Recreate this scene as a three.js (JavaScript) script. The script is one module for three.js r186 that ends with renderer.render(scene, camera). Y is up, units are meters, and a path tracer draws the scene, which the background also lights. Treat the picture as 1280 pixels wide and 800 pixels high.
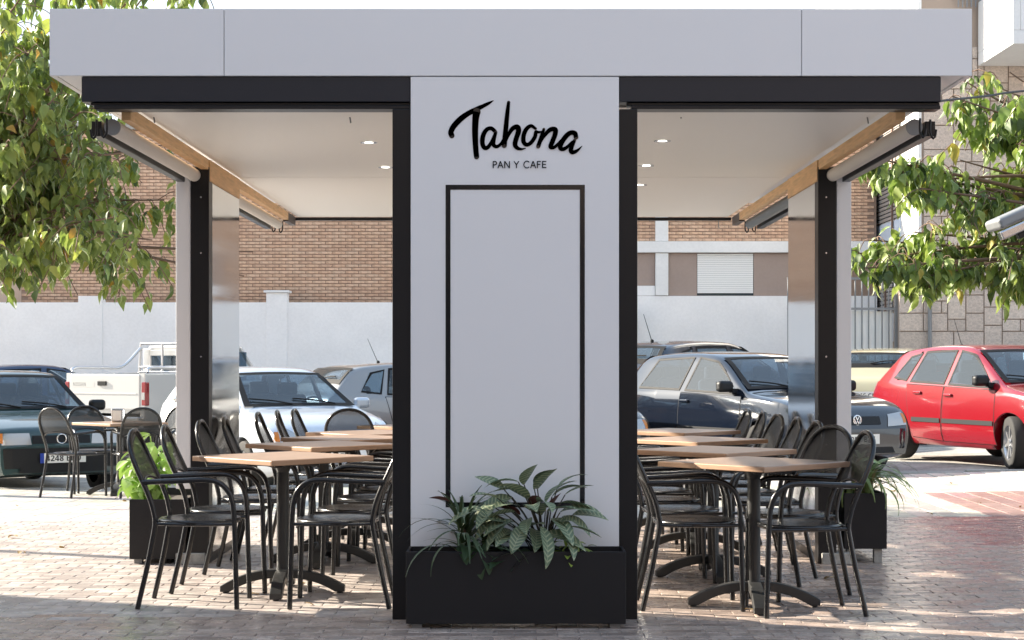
import * as THREE from 'three';
import { mergeGeometries, toCreasedNormals } from 'three/addons/utils/BufferGeometryUtils.js';
import { RoundedBoxGeometry } from 'three/addons/geometries/RoundedBoxGeometry.js';

// ---------------------------------------------------------------- camera, sky, sun, exposure
const scene = new THREE.Scene();
const EYE = 1.264, FOC = 2165, VX = 643, VY = 453;
const camera = new THREE.PerspectiveCamera(2 * Math.atan(400 / FOC) * 180 / Math.PI, 1.6, 0.1, 400);
camera.position.set(0, EYE, 0);
camera.lookAt(0, EYE, -10);
camera.setViewOffset(1280, 800, 640 - VX, 400 - VY, 1280, 800);

const SUN = new THREE.Vector3(-1, 0.505, -0.42).normalize();
{
  const W = 256, H = 128, a = new Float32Array(W * H * 4), d = new THREE.Vector3();
  for (let j = 0; j < H; j++) for (let i = 0; i < W; i++) {
    const el = ((j + 0.5) / H - 0.5) * Math.PI, az = ((i + 0.5) / W - 0.5) * 2 * Math.PI;
    d.set(Math.cos(az) * Math.cos(el), Math.sin(el), Math.sin(az) * Math.cos(el));
    const up = Math.max(0, d.y), k = Math.pow(1 - up, 2.2), c = d.dot(SUN);
    const glow = 0.35 * Math.pow(Math.max(0, c), 6) + 0.9 * Math.pow(Math.max(0, c), 40);
    const o = (j * W + i) * 4;
    const below = d.y < 0 ? 0.55 : 1;
    a[o] = (0.155 + 0.27 * k + glow) * below;
    a[o + 1] = (0.218 + 0.250 * k + glow * 0.92) * below;
    a[o + 2] = (0.312 + 0.185 * k + glow * 0.8) * below;
    a[o + 3] = 1;
  }
  const t = new THREE.DataTexture(a, W, H, THREE.RGBAFormat, THREE.FloatType);
  t.mapping = THREE.EquirectangularReflectionMapping;
  t.magFilter = t.minFilter = THREE.LinearFilter;
  t.colorSpace = THREE.LinearSRGBColorSpace;
  t.needsUpdate = true;
  scene.background = t;
  scene.environment = t;
}
const sun = new THREE.DirectionalLight(new THREE.Color().setRGB(1, 0.90, 0.75), 5);
sun.position.copy(SUN).multiplyScalar(60).add(new THREE.Vector3(0, 0, -16));
sun.target.position.set(0, 0, -16);
sun.castShadow = true;
Object.assign(sun.shadow.camera, { left: -30, right: 30, top: 25, bottom: -25, near: 1, far: 140 });
sun.shadow.mapSize.set(4096, 4096);
scene.add(sun, sun.target);
const renderer = new THREE.WebGLRenderer({ antialias: true });
renderer.toneMapping = THREE.LinearToneMapping;
renderer.toneMappingExposure = 3.9;
renderer.shadowMap.enabled = true;

// ---------------------------------------------------------------- helpers
let seed = 7;
const rnd = () => { seed = (seed + 0x6d2b79f5) | 0; let t = Math.imul(seed ^ (seed >>> 15), 1 | seed); t = (t + Math.imul(t ^ (t >>> 7), 61 | t)) ^ t; return ((t ^ (t >>> 14)) >>> 0) / 4294967296; };
const rr = (a, b) => a + (b - a) * rnd();
const V = (x, y, z) => new THREE.Vector3(x, y, z);
const clamp = (x, a = 0, b = 1) => Math.min(b, Math.max(a, x));
const sstep = (a, b, x) => { const t = clamp((x - a) / (b - a)); return t * t * (3 - 2 * t); };
const lerp = (a, b, t) => a + (b - a) * t;
// a point of the place from where it shows in the photograph and how deep it lies
const at = (px, py, dep) => V((px - VX) / FOC * dep, EYE - (py - VY) / FOC * dep, -dep);
const taken = new Map();
function numbered(name) { const n = taken.get(name) || 0; taken.set(name, n + 1); return n ? name + '_' + String(n).padStart(3, '0') : name; }
function shadows(o) { o.castShadow = true; o.receiveShadow = true; return o; }
function mesh(name, geo, mat, parent) {
  if (Array.isArray(geo)) geo = merge(geo);
  const m = shadows(new THREE.Mesh(geo, mat)); m.name = parent === scene || !parent ? numbered(name) : name; (parent || scene).add(m); return m;
}
function thing(name, label, category, pos = [0, 0, 0], turn = 0, group) {
  const o = new THREE.Group(); o.name = numbered(name); scene.add(o); o.position.set(...pos); o.rotation.y = turn;
  o.userData = { label, category }; if (group) o.userData.group = group; return o;
}
function structure(name) { const o = new THREE.Group(); o.name = numbered(name); o.userData.kind = 'structure'; scene.add(o); return o; }
function merge(list) {
  const l = list.map((g) => { const q = g.index ? g.toNonIndexed() : g; for (const k of Object.keys(q.attributes)) if (!['position', 'normal', 'uv'].includes(k)) q.deleteAttribute(k); return q; });
  return mergeGeometries(l, false);
}
function muv(g) { // texture coordinates in metres
  const p = g.attributes.position, n = g.attributes.normal, u = new Float32Array(p.count * 2);
  for (let i = 0; i < p.count; i++) {
    const ax = Math.abs(n.getX(i)), ay = Math.abs(n.getY(i)), az = Math.abs(n.getZ(i));
    if (ay >= ax && ay >= az) { u[2 * i] = p.getX(i); u[2 * i + 1] = p.getZ(i); }
    else if (ax >= az) { u[2 * i] = p.getZ(i); u[2 * i + 1] = p.getY(i); }
    else { u[2 * i] = p.getX(i); u[2 * i + 1] = p.getY(i); }
  }
  g.setAttribute('uv', new THREE.BufferAttribute(u, 2)); return g;
}
// a box given by its limits, with small rounded edges when r > 0
function bx(x0, x1, y0, y1, z0, z1, r = 0) {
  const w = x1 - x0, h = y1 - y0, d = z1 - z0;
  let g = r > 0 ? new RoundedBoxGeometry(w, h, d, 2, Math.min(r, w * 0.49, h * 0.49, d * 0.49)) : new THREE.BoxGeometry(w, h, d);
  g.translate((x0 + x1) / 2, (y0 + y1) / 2, (z0 + z1) / 2); return muv(g.index ? g.toNonIndexed() : g);
}
function tube(pts, r, seg = 24, rad = 7, tension = 0.5, closed = false) {
  return new THREE.TubeGeometry(new THREE.CatmullRomCurve3(pts, closed, 'catmullrom', tension), seg, r, rad, closed);
}
function bar(a, b, r, rad = 8, r2) {
  const d = b.clone().sub(a), g = new THREE.CylinderGeometry(r2 ?? r, r, d.length(), rad);
  g.applyQuaternion(new THREE.Quaternion().setFromUnitVectors(V(0, 1, 0), d.clone().normalize()));
  g.translate((a.x + b.x) / 2, (a.y + b.y) / 2, (a.z + b.z) / 2); return g;
}
// value noise that tiles
function noiseGrid(n) { const a = new Float32Array(n * n); for (let i = 0; i < n * n; i++) a[i] = rnd(); return (u, v) => { const x = ((u % 1) + 1) % 1 * n, y = ((v % 1) + 1) % 1 * n, i = Math.floor(x), j = Math.floor(y), f = x - i, g = y - j, s = f * f * (3 - 2 * f), t = g * g * (3 - 2 * g), q = (k, l) => a[((l + n) % n) * n + ((k + n) % n)]; return lerp(lerp(q(i, j), q(i + 1, j), s), lerp(q(i, j + 1), q(i + 1, j + 1), s), t); }; }
function tex(size, fn, rep = 1, colour = true, h = size) {
  const d = new Uint8Array(size * h * 4);
  for (let j = 0; j < h; j++) for (let i = 0; i < size; i++) {
    const c = fn((i + 0.5) / size, (j + 0.5) / h), o = (j * size + i) * 4;
    const q = Array.isArray(c) ? c : [c, c, c];
    for (let k = 0; k < 3; k++) d[o + k] = clamp(q[k]) * 255;
    d[o + 3] = 255;
  }
  const t = new THREE.DataTexture(d, size, h, THREE.RGBAFormat);
  t.wrapS = t.wrapT = THREE.RepeatWrapping; t.magFilter = THREE.LinearFilter; t.minFilter = THREE.LinearMipmapLinearFilter; t.generateMipmaps = true;
  t.colorSpace = colour ? THREE.SRGBColorSpace : THREE.NoColorSpace;
  if (Array.isArray(rep)) t.repeat.set(...rep); else t.repeat.set(rep, rep);
  t.needsUpdate = true; return t;
}
const rgb = (r, g, b) => new THREE.Color().setRGB(r, g, b);
const std = (color, roughness, o = {}) => new THREE.MeshStandardMaterial({ color, roughness, side: THREE.DoubleSide, ...o });
const phy = (color, roughness, o = {}) => new THREE.MeshPhysicalMaterial({ color, roughness, side: THREE.DoubleSide, ...o });
const nA = noiseGrid(8), nB = noiseGrid(32), nC = noiseGrid(96);
const fbm = (u, v) => 0.5 * nA(u, v) + 0.3 * nB(u, v) + 0.2 * nC(u, v);
const tStucco = tex(256, (u, v) => 0.97 + 0.025 * (nC(u, v) - 0.5) + 0.03 * (nA(u, v) - 0.5), 0.35);
const tStuccoBump = tex(256, (u, v) => nC(u, v) * 0.6 + nB(u * 3, v * 3) * 0.4, 1.2, false);
const tStone = tex(256, (u, v) => 0.94 + 0.12 * (nC(u, v) - 0.5) + 0.12 * (nB(u, v) - 0.5), 1.3);
const tPaver = tex(256, (u, v) => { const s = fbm(u, v); return [0.92 + 0.34 * (s - 0.5), 0.915 + 0.34 * (s - 0.5), 0.91 + 0.33 * (s - 0.5)]; }, 1.7);
const tPaverRough = tex(256, (u, v) => 0.26 + 0.4 * nB(u, v) * nA(v, u) + 0.12 * nC(u, v), 0.9, false);
const tPolished = tex(256, (u, v) => 0.17 + 0.34 * nB(u, v) * nA(v, u) + 0.10 * nC(u, v), 0.9, false);
const tPanelRough = tex(128, (u, v) => 0.30 + 0.10 * nB(u, v), 0.7, false);
const tWave = tex(128, (u, v) => nA(u, v), 0.22, false);
const tAsphalt = tex(256, (u, v) => 0.88 + 0.22 * (nC(u, v) - 0.5) + 0.2 * (nA(u, v) - 0.5), 0.5);
const tBrushed = tex(128, (u, v) => 0.05 + 0.04 * nC(u * 0.03, v * 2) + 0.04 * nA(u, v), [0.4, 1], false);
const tWood = tex(256, (u, v) => { const w = nB(u * 0.25, v * 1.5) * 0.5 + nC(u * 0.15, v * 2) * 0.5, k = 0.93 + 0.18 * (w - 0.5); return [k, k * 0.97, k * 0.93]; }, 0.8);

const M = {
  panel: phy(rgb(0.80, 0.80, 0.81), 1, { roughnessMap: tPanelRough, clearcoat: 0.15, clearcoatRoughness: 0.3, bumpMap: tWave, bumpScale: 0.004 }),
  ceiling: std(rgb(0.80, 0.79, 0.76), 0.45),
  black: phy(rgb(0.008, 0.008, 0.0095), 0.36, { specularIntensity: 0.7 }),
  navy: phy(rgb(0.006, 0.009, 0.017), 0.4),
  blackGloss: phy(rgb(0.010, 0.010, 0.011), 0.14),
  planter: phy(rgb(0.009, 0.009, 0.011), 0.5, { specularIntensity: 0.7 }),
  mirror: phy(rgb(0.72, 0.73, 0.74), 1, { metalness: 1, roughnessMap: tBrushed }),
  steel: std(rgb(0.55, 0.55, 0.56), 0.25, { metalness: 1 }),
  pine: std(rgb(0.80, 0.54, 0.29), 0.55, { map: tWood }),
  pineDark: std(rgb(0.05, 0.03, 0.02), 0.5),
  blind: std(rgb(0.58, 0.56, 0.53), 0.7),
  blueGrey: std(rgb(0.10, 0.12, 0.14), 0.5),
  chair: phy(rgb(0.006, 0.0065, 0.008), 0.27, { clearcoat: 0.15, clearcoatRoughness: 0.2 }),
  tableTop: std(rgb(0.35, 0.26, 0.205), 0.28, { map: tWood }),
  tableEdge: std(rgb(0.44, 0.29, 0.20), 0.45, { map: tWood }),
  tableFoot: std(rgb(0.022, 0.0225, 0.023), 0.42),
  white: std(rgb(0.80, 0.80, 0.79), 0.75, { map: tStucco }),
  whitePaint: std(rgb(0.80, 0.80, 0.78), 0.6),
  wallRender: std(rgb(0.89, 0.88, 0.87), 0.9, { map: tStucco, bumpMap: tStuccoBump, bumpScale: 0.0015 }),
  beige: std(rgb(0.70, 0.55, 0.44), 0.9, { map: tStucco }),
  mortar: std(rgb(0.29, 0.205, 0.155), 0.95),
  stoneMortar: std(rgb(0.36, 0.285, 0.23), 0.95),
  taupe: std(rgb(0.36, 0.28, 0.24), 0.8, { map: tStucco }),
  glassDark: phy(rgb(0.03, 0.04, 0.05), 0.05),
  shutter: std(rgb(0.34, 0.31, 0.28), 0.6),
  blueWhite: std(rgb(0.62, 0.70, 0.80), 0.6),
  grey: std(rgb(0.22, 0.23, 0.24), 0.5, { metalness: 0.4 }),
  sheet: std(rgb(0.85, 0.85, 0.83), 0.55),
  joint: std(rgb(0.33, 0.29, 0.26), 0.95),
  kerb: std(rgb(0.40, 0.39, 0.36), 0.85, { map: tStone }),
  asphalt: std(rgb(0.42, 0.40, 0.365), 0.9, { map: tAsphalt }),
  soil: std(rgb(0.03, 0.022, 0.016), 1),
  bark: std(rgb(0.17, 0.11, 0.08), 0.9),
  cable: std(rgb(0.02, 0.02, 0.02), 0.6),
};

// ---------------------------------------------------------------- ground
const KERB_Z = -19.2;
const lowSide = (x) => sstep(3, -4, x);
const gY = (x, z) => clamp(-z - 12.5, 0, 6.5) * (0.012 * sstep(2.5, 6, x) - 0.02 * lowSide(x));
const roadY = (x, z) => gY(x, z) - 0.04 - 0.08 * lowSide(x);
function sheet(x0, x1, z0, z1, nx, nz, f) {
  const g = new THREE.PlaneGeometry(1, 1, nx, nz), p = g.attributes.position, u = g.attributes.uv;
  for (let i = 0; i < p.count; i++) { const x = lerp(x0, x1, p.getX(i) + 0.5), z = lerp(z1, z0, p.getY(i) + 0.5); p.setXYZ(i, x, f(x, z), z); u.setXY(i, x, z); }
  g.computeVertexNormals(); return g;
}
{
  const ground = mesh('ground', sheet(-160, 160, -300, 60, 8, 8, () => -0.55), std(rgb(0.22, 0.21, 0.19), 0.95)); ground.userData.kind = 'structure';
  const road = mesh('road', sheet(-40, 40, -33, KERB_Z, 60, 20, roadY), M.asphalt); road.userData.kind = 'structure';
  const kerb = structure('kerb');
  for (let i = 0; i < 34; i++) {
    const x0 = -17 + i, y = gY(x0 + 0.5, KERB_Z), g = bx(x0 + 0.004, x0 + 0.996, -0.22, 0.004, KERB_Z - 0.06, KERB_Z + 0.08, 0.012);
    const k = mesh('kerb_stone', g, M.kerb, kerb); k.position.y = y;
  }
  const pave = structure('pavement');
  const NX = 5.6, Z0 = -14.1, Z1 = -5.5;
  mesh('joint_sand', sheet(-40, 40, KERB_Z + 0.07, 30, 60, 60, (x, z) => gY(x, z) - 0.006), M.joint, pave);
  // one paver: a block with a worn, chamfered upper edge
  const paverGeo = (w, d, h) => {
    const e = 0.0035, a = w / 2, b = d / 2, g = new THREE.BufferGeometry(), pos = [], uv = [];
    const q = (A, B, C, D) => { for (const P of [A, B, C, A, C, D]) { pos.push(...P); uv.push(P[0], P[2]); } };
    const T = [[-a + e, 0, -b + e], [-a + e, 0, b - e], [a - e, 0, b - e], [a - e, 0, -b + e]], U = [[-a, -e * 0.8, -b], [-a, -e * 0.8, b], [a, -e * 0.8, b], [a, -e * 0.8, -b]], L = U.map((p) => [p[0], -h, p[2]]);
    q(...T); for (let i = 0; i < 4; i++) { const j = (i + 1) % 4; q(T[i], U[i], U[j], T[j]); q(U[i], L[i], L[j], U[j]); }
    g.setAttribute('position', new THREE.Float32BufferAttribute(pos, 3)); g.setAttribute('uv', new THREE.Float32BufferAttribute(uv, 2)); g.computeVertexNormals(); return g;
  };
  const tones = [[0.50, 0.445, 0.41], [0.47, 0.41, 0.38], [0.53, 0.475, 0.44], [0.45, 0.395, 0.365], [0.50, 0.43, 0.39]];
  const reds = [[0.36, 0.225, 0.205], [0.33, 0.20, 0.185], [0.39, 0.25, 0.225]];
  const greys = [[0.60, 0.57, 0.53], [0.56, 0.53, 0.49], [0.63, 0.60, 0.56]];
  const geos = [0, 1, 2].map((k) => { const g = paverGeo(0.1965, 0.0965, 0.05), u = g.attributes.uv; for (let i = 0; i < u.count; i++) u.setXY(i, u.getX(i) + k * 0.31, u.getY(i) + k * 0.17); return g; });
  const slab = paverGeo(0.195, 0.59, 0.05);
  const pm = (c) => std(rgb(...c), 1, { map: tPaver, roughnessMap: tPaverRough });
  const browns = [[0.455, 0.37, 0.32], [0.425, 0.34, 0.295], [0.48, 0.395, 0.345], [0.405, 0.325, 0.28], [0.46, 0.36, 0.305]];
  const polished = (c) => std(rgb(...c), 1, { map: tPaver, roughnessMap: tPolished });
  const mats = tones.map(pm), bmats = browns.map(polished), white = pm([1, 1, 1]), whiteP = polished([1, 1, 1]);
  // the brown, worn-smooth pavers lie on the side of the stone block, the cream ones on the other
  const isBrown = (x, z) => x + 0.16 * Math.sin(z * 2.1) + rr(-0.25, 0.25) > 0.1 || z + rr(-0.1, 0.1) > -8.55;
  const list = [];
  let row = 0;
  for (let z = Z1; z > Z0; z -= 0.1, row++) for (let x = -5.4 + (row % 2) * 0.1; x < 5.8; x += 0.2)
    list.push({ x, z: z - 0.05, g: Math.floor(rnd() * 3), c: Math.floor(rnd() * tones.length), t: rr(0.93, 1.05), a: rr(-0.005, 0.005), b: rr(-0.0035, 0.0035), w: isBrown(x, z), y: rr(-0.0015, 0.0012), yaw: rr(-0.012, 0.012) });
  const inFrame = (p) => { const d = -p.z, px = VX + p.x / d * FOC, py = VY + EYE / d * FOC; return px > 0 && px < 1280 && py < 800 && !(px > 500 && px < 790 && d > 8.2); };
  const near = list.filter(inFrame).sort((p, q) => q.z - p.z).slice(0, 300), isNear = new Set(near);
  const e = new THREE.Euler(), qn = new THREE.Quaternion(), m4 = new THREE.Matrix4();
  const rest = list.filter((p) => !isNear.has(p));
  for (const p of near) { const m = mesh('paver', geos[p.g], (p.w ? bmats : mats)[p.c], pave); m.position.set(p.x, gY(p.x, p.z) + p.y, p.z); m.rotation.set(p.a, p.yaw, p.b); }
  for (let k = 0; k < 6; k++) {
    const wv = k > 2, l = rest.filter((p) => p.g === k % 3 && p.w === wv), im = shadows(new THREE.InstancedMesh(geos[k % 3], wv ? whiteP : white, l.length)); im.name = 'paver_field'; im.userData.kind = 'stuff';
    l.forEach((p, i) => { m4.compose(V(p.x, gY(p.x, p.z) + p.y, p.z), qn.setFromEuler(e.set(p.a, p.yaw, p.b)), V(1, 1, 1)); im.setMatrixAt(i, m4); im.setColorAt(i, rgb(...(wv ? (p.x > 3.3 && p.z < -12 ? reds : browns)[p.c % 3] : tones[p.c]).map((v) => v * p.t))); });
    pave.add(im);
  }
  // the long slabs towards the kerb, some of them red
  const sl = [];
  let sr = 0;
  for (let z = Z0 - 0.05; z > KERB_Z + 0.5; z -= 0.6, sr++) for (let x = -9; x < 10; x += 0.2) sl.push([x, z - 0.3]);
  const im = shadows(new THREE.InstancedMesh(slab, white, sl.length)); im.name = 'slab_field'; im.userData.kind = 'stuff';
  sl.forEach(([x, z], i) => {
    const strip = Math.abs(x - 3.2 - 0.1) < 0.32, red = x > 3.9 && z > -16.4, c = strip ? greys[1].map((v) => v * 0.8) : red ? reds[Math.floor(rnd() * 3)] : greys[Math.floor(rnd() * 3)];
    const th = Math.atan((gY(x, z - 0.3) - gY(x, z + 0.3)) / 0.6);
    m4.compose(V(x, gY(x, z) + rr(-0.001, 0.001), z), qn.setFromEuler(e.set(th + rr(-0.003, 0.003), rr(-0.003, 0.003), rr(-0.003, 0.003))), V(1, 1, 1)); im.setMatrixAt(i, m4); im.setColorAt(i, rgb(...c.map((v) => v * rr(0.93, 1.06))));
  });
  pave.add(im);
}

// ---------------------------------------------------------------- the kiosk
const FZ = -8.5, BZ = -15.24, CEIL = 2.538, FAS = 2.67, TOP = 3.0, XL = -2.282, XR = 2.246;
{
  const k = thing('cafe_kiosk', 'white flat-roofed open cafe kiosk with black posts and a lettered panel', 'kiosk');
  // fascia boards: three along the street side, the others plain
  const seams = [XL, (280 - VX) / FOC * 8.5, (1002 - VX) / FOC * 8.5, XR];
  for (let i = 0; i < 3; i++) mesh('fascia_panel', bx(seams[i] + (i ? 0.0009 : 0), seams[i + 1] - (i < 2 ? 0.0009 : 0), FAS, TOP, FZ - 0.03, FZ, 0.003), M.panel, k);
  for (const [sx, a] of [[XL, 0], [XR - 0.03, 0]]) for (let i = 0; i < 3; i++) { const z1 = FZ - 0.033 - i * 2.235, z0 = z1 - 2.232; mesh('fascia_panel', bx(sx + a, sx + 0.03, FAS, TOP, z0, z1, 0.003), M.panel, k); }
  mesh('fascia_panel', bx(XL + 0.033, XR - 0.033, FAS, TOP, BZ - 0.03, BZ, 0.003), M.panel, k);
  mesh('roof_deck', bx(XL + 0.034, XR - 0.034, TOP - 0.06, TOP - 0.02, BZ + 0.004, FZ - 0.034), M.grey, k);
  mesh('soffit', bx(XL + 0.034, XR - 0.034, FAS + 0.002, FAS + 0.012, BZ + 0.004, FZ - 0.034), M.panel, k);
  for (let i = 0; i < 4; i++) { const z1 = FZ - 0.16 - i * 1.63, z0 = i < 3 ? z1 - 1.6275 : BZ + 0.06; mesh('ceiling_panel', bx(-1.9, 1.87, CEIL + (i % 2) * 0.001, CEIL + 0.02, z0, z1), M.ceiling, k); }
  // black blind boxes above the two open bays, street side
  for (const [x0, x1] of [[-2.128, -0.512], [0.516, 2.097]]) {
    const c = mesh('blind_box', bx(x0, x1, 2.545, FAS - 0.002, FZ - 0.14, FZ - 0.012, 0.004), M.navy, k);
    mesh('guide_rail', bx(x0 + 0.06, x1 - 0.001, 2.51, 2.528, FZ - 0.13, FZ - 0.016, 0.003), M.black, c);
    mesh('guide_rail', bx(x0 + 0.04, x1 - 0.001, 2.53, 2.543, FZ - 0.12, FZ - 0.03, 0.003), M.black, c);
  }
  // posts and the lettered panel between them
  for (const zz of [FZ, BZ + 0.3]) {
    const front = zz === FZ;
    mesh('post', bx(-0.600, -0.511, 0, front ? 2.5095 : 2.50, zz - 0.14, zz - 0.014, 0.004), M.black, k);
    mesh('post', bx(0.515, 0.605, 0, front ? 2.5095 : 2.50, zz - 0.14, zz - 0.014, 0.004), M.black, k);
    const p = mesh('display_panel', bx(-0.5095, 0.5135, 0.05, FAS - 0.004, zz - 0.15, zz - 0.002, 0.002), M.panel, k);
    if (front) {
      const fx = (px) => (px - VX) / 254.7, fy = (py) => EYE - (py - VY) / 254.7, Z = zz - 0.002;
      const x0 = fx(557), x1 = fx(731), y0 = fy(634), y1 = fy(231), w = 0.024;
      mesh('frame_outline', [bx(x0, x0 + w, y0, y1, Z, Z + 0.002), bx(x1 - w, x1, y0, y1, Z, Z + 0.002), bx(x0 + w, x1 - w, y1 - w, y1, Z, Z + 0.002), bx(x0 + w, x1 - w, y0, y0 + w, Z, Z + 0.002)], M.blackGloss, p);
      // hand lettering: strokes with a width of their own at every point, traced as flat cut vinyl
      const lx = (u) => fx(560 + u / 7.111), ly = (v) => fy(120 + v / 7.111), S = 1 / 7.111 / 254.7;
      let lift = 0;
      const stroke = (pts, round = true) => {
        const c = new THREE.CatmullRomCurve3(pts.map((q) => V(q[0], q[1], q[2])), false, 'catmullrom', 0.5), n = pts.length * 8, P = c.getPoints(n), out = [], nor = [];
        lift += 0.00025; const z = Z + 0.002 + lift;
        const L = [], R = [];
        for (let i = 0; i <= n; i++) {
          const a = P[Math.max(0, i - 1)], b = P[Math.min(n, i + 1)], dx = b.x - a.x, dy = b.y - a.y, l = Math.hypot(dx, dy) || 1, h = Math.max(2, P[i].z) / 2 * (round ? 1.1 : 1);
          L.push([P[i].x - dy / l * h, P[i].y + dx / l * h]); R.push([P[i].x + dy / l * h, P[i].y - dx / l * h]);
        }
        const tri = (...t) => { for (const q of t) { out.push(lx(q[0]), ly(q[1]), z); nor.push(0, 0, 1); } };
        for (let i = 0; i < n; i++) { tri(L[i], R[i], R[i + 1]); tri(L[i], R[i + 1], L[i + 1]); }
        if (round) for (const i of [0, n]) { const h = Math.max(2, P[i].z) / 2 * 1.1, dn = i ? Math.atan2(P[n].y - P[n - 1].y, P[n].x - P[n - 1].x) : Math.atan2(P[0].y - P[1].y, P[0].x - P[1].x); for (let k = 0; k < 8; k++) { const a = dn - Math.PI / 2 + k / 8 * Math.PI, b = a + Math.PI / 8; tri([P[i].x, P[i].y], [P[i].x + h * Math.cos(b), P[i].y + h * Math.sin(b)], [P[i].x + h * Math.cos(a), P[i].y + h * Math.sin(a)]); } }
        const g = new THREE.BufferGeometry(); g.setAttribute('position', new THREE.Float32BufferAttribute(out, 3)); g.setAttribute('normal', new THREE.Float32BufferAttribute(nor, 3)); g.setAttribute('uv', new THREE.Float32BufferAttribute(new Float32Array(out.length / 3 * 2), 2)); return g;
      };
      const letters = [
        [[[34, 352, 44], [26, 322, 44], [50, 270, 46], [110, 205, 46], [180, 155, 42], [250, 120, 40], [310, 90, 32], [360, 65, 24], [402, 42, 7]], [[256, 140, 62], [246, 200, 54], [241, 300, 50], [243, 400, 46], [248, 480, 44], [254, 540, 42]]],
        [[[416, 312, 32], [385, 288, 32], [345, 298, 34], [315, 345, 38], [305, 410, 38], [322, 458, 36], [355, 455, 32], [388, 405, 26], [418, 335, 22]], [[426, 322, 24], [408, 385, 32], [404, 432, 34], [434, 450, 28], [470, 425, 24], [496, 380, 20]]],
        [[[539, 56, 26], [528, 150, 34], [518, 250, 38], [508, 350, 40], [500, 440, 42]], [[505, 430, 18], [532, 358, 24], [572, 292, 36], [616, 276, 42], [627, 312, 42], [606, 380, 40], [596, 432, 38], [616, 462, 32], [650, 472, 20], [690, 465, 6]]],
        [[[778, 290, 22], [740, 266, 28], [700, 290, 34], [674, 345, 36], [672, 405, 36], [700, 434, 32], [740, 412, 32], [774, 360, 32], [780, 320, 26], [800, 322, 22], [836, 318, 14]]],
        [[[852, 295, 22], [832, 360, 32], [802, 448, 34]], [[805, 440, 18], [850, 362, 26], [905, 302, 36], [952, 298, 40], [952, 340, 40], [926, 410, 38], [912, 452, 36], [940, 458, 26], [975, 430, 24], [1005, 395, 20]]],
        [[[1138, 368, 36], [1128, 332, 38], [1088, 328, 38], [1045, 362, 40], [1008, 420, 38], [998, 462, 36], [1026, 472, 32], [1066, 448, 26], [1104, 408, 20]], [[1124, 396, 26], [1100, 450, 34], [1092, 488, 36], [1112, 500, 34], [1150, 484, 24], [1192, 445, 5]]],
      ];
      for (const l of letters) mesh('letter', l.map((s) => stroke(s)), M.blackGloss, p);
      const w2 = 9, t = (pts) => stroke(pts.map((q) => [q[0], q[1], w2]), false);
      const seg = (a, b) => [a, [(a[0] + b[0]) / 2, (a[1] + b[1]) / 2], b];
      const small = {
        P: (x) => [seg([x, 580], [x, 642]), [[x, 582], [x + 22, 584], [x + 30, 597], [x + 22, 611], [x, 613]]],
        A: (x) => [seg([x, 642], [x + 22, 580]), seg([x + 22, 580], [x + 46, 642]), seg([x + 9, 620], [x + 37, 620])],
        N: (x) => [seg([x, 642], [x, 580]), seg([x, 580], [x + 42, 642]), seg([x + 42, 642], [x + 42, 580])],
        Y: (x) => [seg([x, 580], [x + 22, 612]), seg([x + 44, 580], [x + 22, 612]), seg([x + 22, 612], [x + 22, 642])],
        C: (x) => [[[x + 50, 590], [x + 32, 580], [x + 12, 588], [x + 2, 611], [x + 12, 633], [x + 32, 641], [x + 50, 631]]],
        F: (x) => [seg([x, 580], [x, 642]), seg([x, 583], [x + 32, 583]), seg([x, 610], [x + 27, 610])],
        E: (x) => [seg([x, 580], [x, 642]), seg([x, 583], [x + 34, 583]), seg([x, 610], [x + 30, 610]), seg([x, 638], [x + 34, 638])],
      };
      for (const [ch, x] of [['P', 402], ['A', 444], ['N', 504], ['Y', 586], ['C', 672], ['A', 734], ['F', 794], ['E', 840]]) mesh('letter', small[ch](x).map(t), M.blackGloss, p);
    }
  }
  // mirrored piers with white cladding half way along both sides
  const P0 = -10.86, P1 = -12.05;
  for (const s of [-1, 1]) {
    const xi = s < 0 ? -1.915 : 1.905, ob = xi + s * 0.115, ow = xi + s * 0.21;
    const lo = Math.min, hi = Math.max;
    const post = mesh('pier_post', bx(lo(xi, ob), hi(xi, ob), 0, 2.49, P0 - 0.12, P0, 0.004), M.black, k);
    for (const y of [0.75, 1.3, 1.95, 2.3]) { const sc = new THREE.CylinderGeometry(0.006, 0.006, 0.004, 8); sc.rotateX(Math.PI / 2); sc.translate(xi + s * 0.05, y, P0 + 0.002); mesh('screw', sc, M.steel, post); }
    mesh('pier_core', bx(lo(xi + s * 0.004, ob), hi(xi + s * 0.004, ob), 0, 2.4, P1, P0 - 0.121), M.black, k);
    mesh('mirror_panel', bx(lo(xi, xi + s * 0.003), hi(xi, xi + s * 0.003), 0.06, 2.398, P1, P0 - 0.122), M.mirror, k);
    mesh('wood_header', bx(lo(xi - s * 0.004, xi + s * 0.04), hi(xi - s * 0.004, xi + s * 0.04), 2.402, CEIL - 0.002, P1, P0 - 0.02), M.pine, k);
    mesh('cladding', bx(lo(ob + s * 0.002, ow), hi(ob + s * 0.002, ow), 0.47, 2.46, P1 - 0.02, P0 - 0.012, 0.004), M.panel, k);
    mesh('pier_foot', bx(lo(xi + s * 0.02, ow - s * 0.005), hi(xi + s * 0.02, ow - s * 0.005), 0, 0.07, P0 - 0.1, P0 + 0.03, 0.006), M.kerb, k);
    // wooden edge beam, rolled blind and guide rail, in front of and behind the pier
    const spans = [[FZ - 0.16, P0 + 0.004], [P1 - 0.004, BZ + 0.55]];
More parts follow.
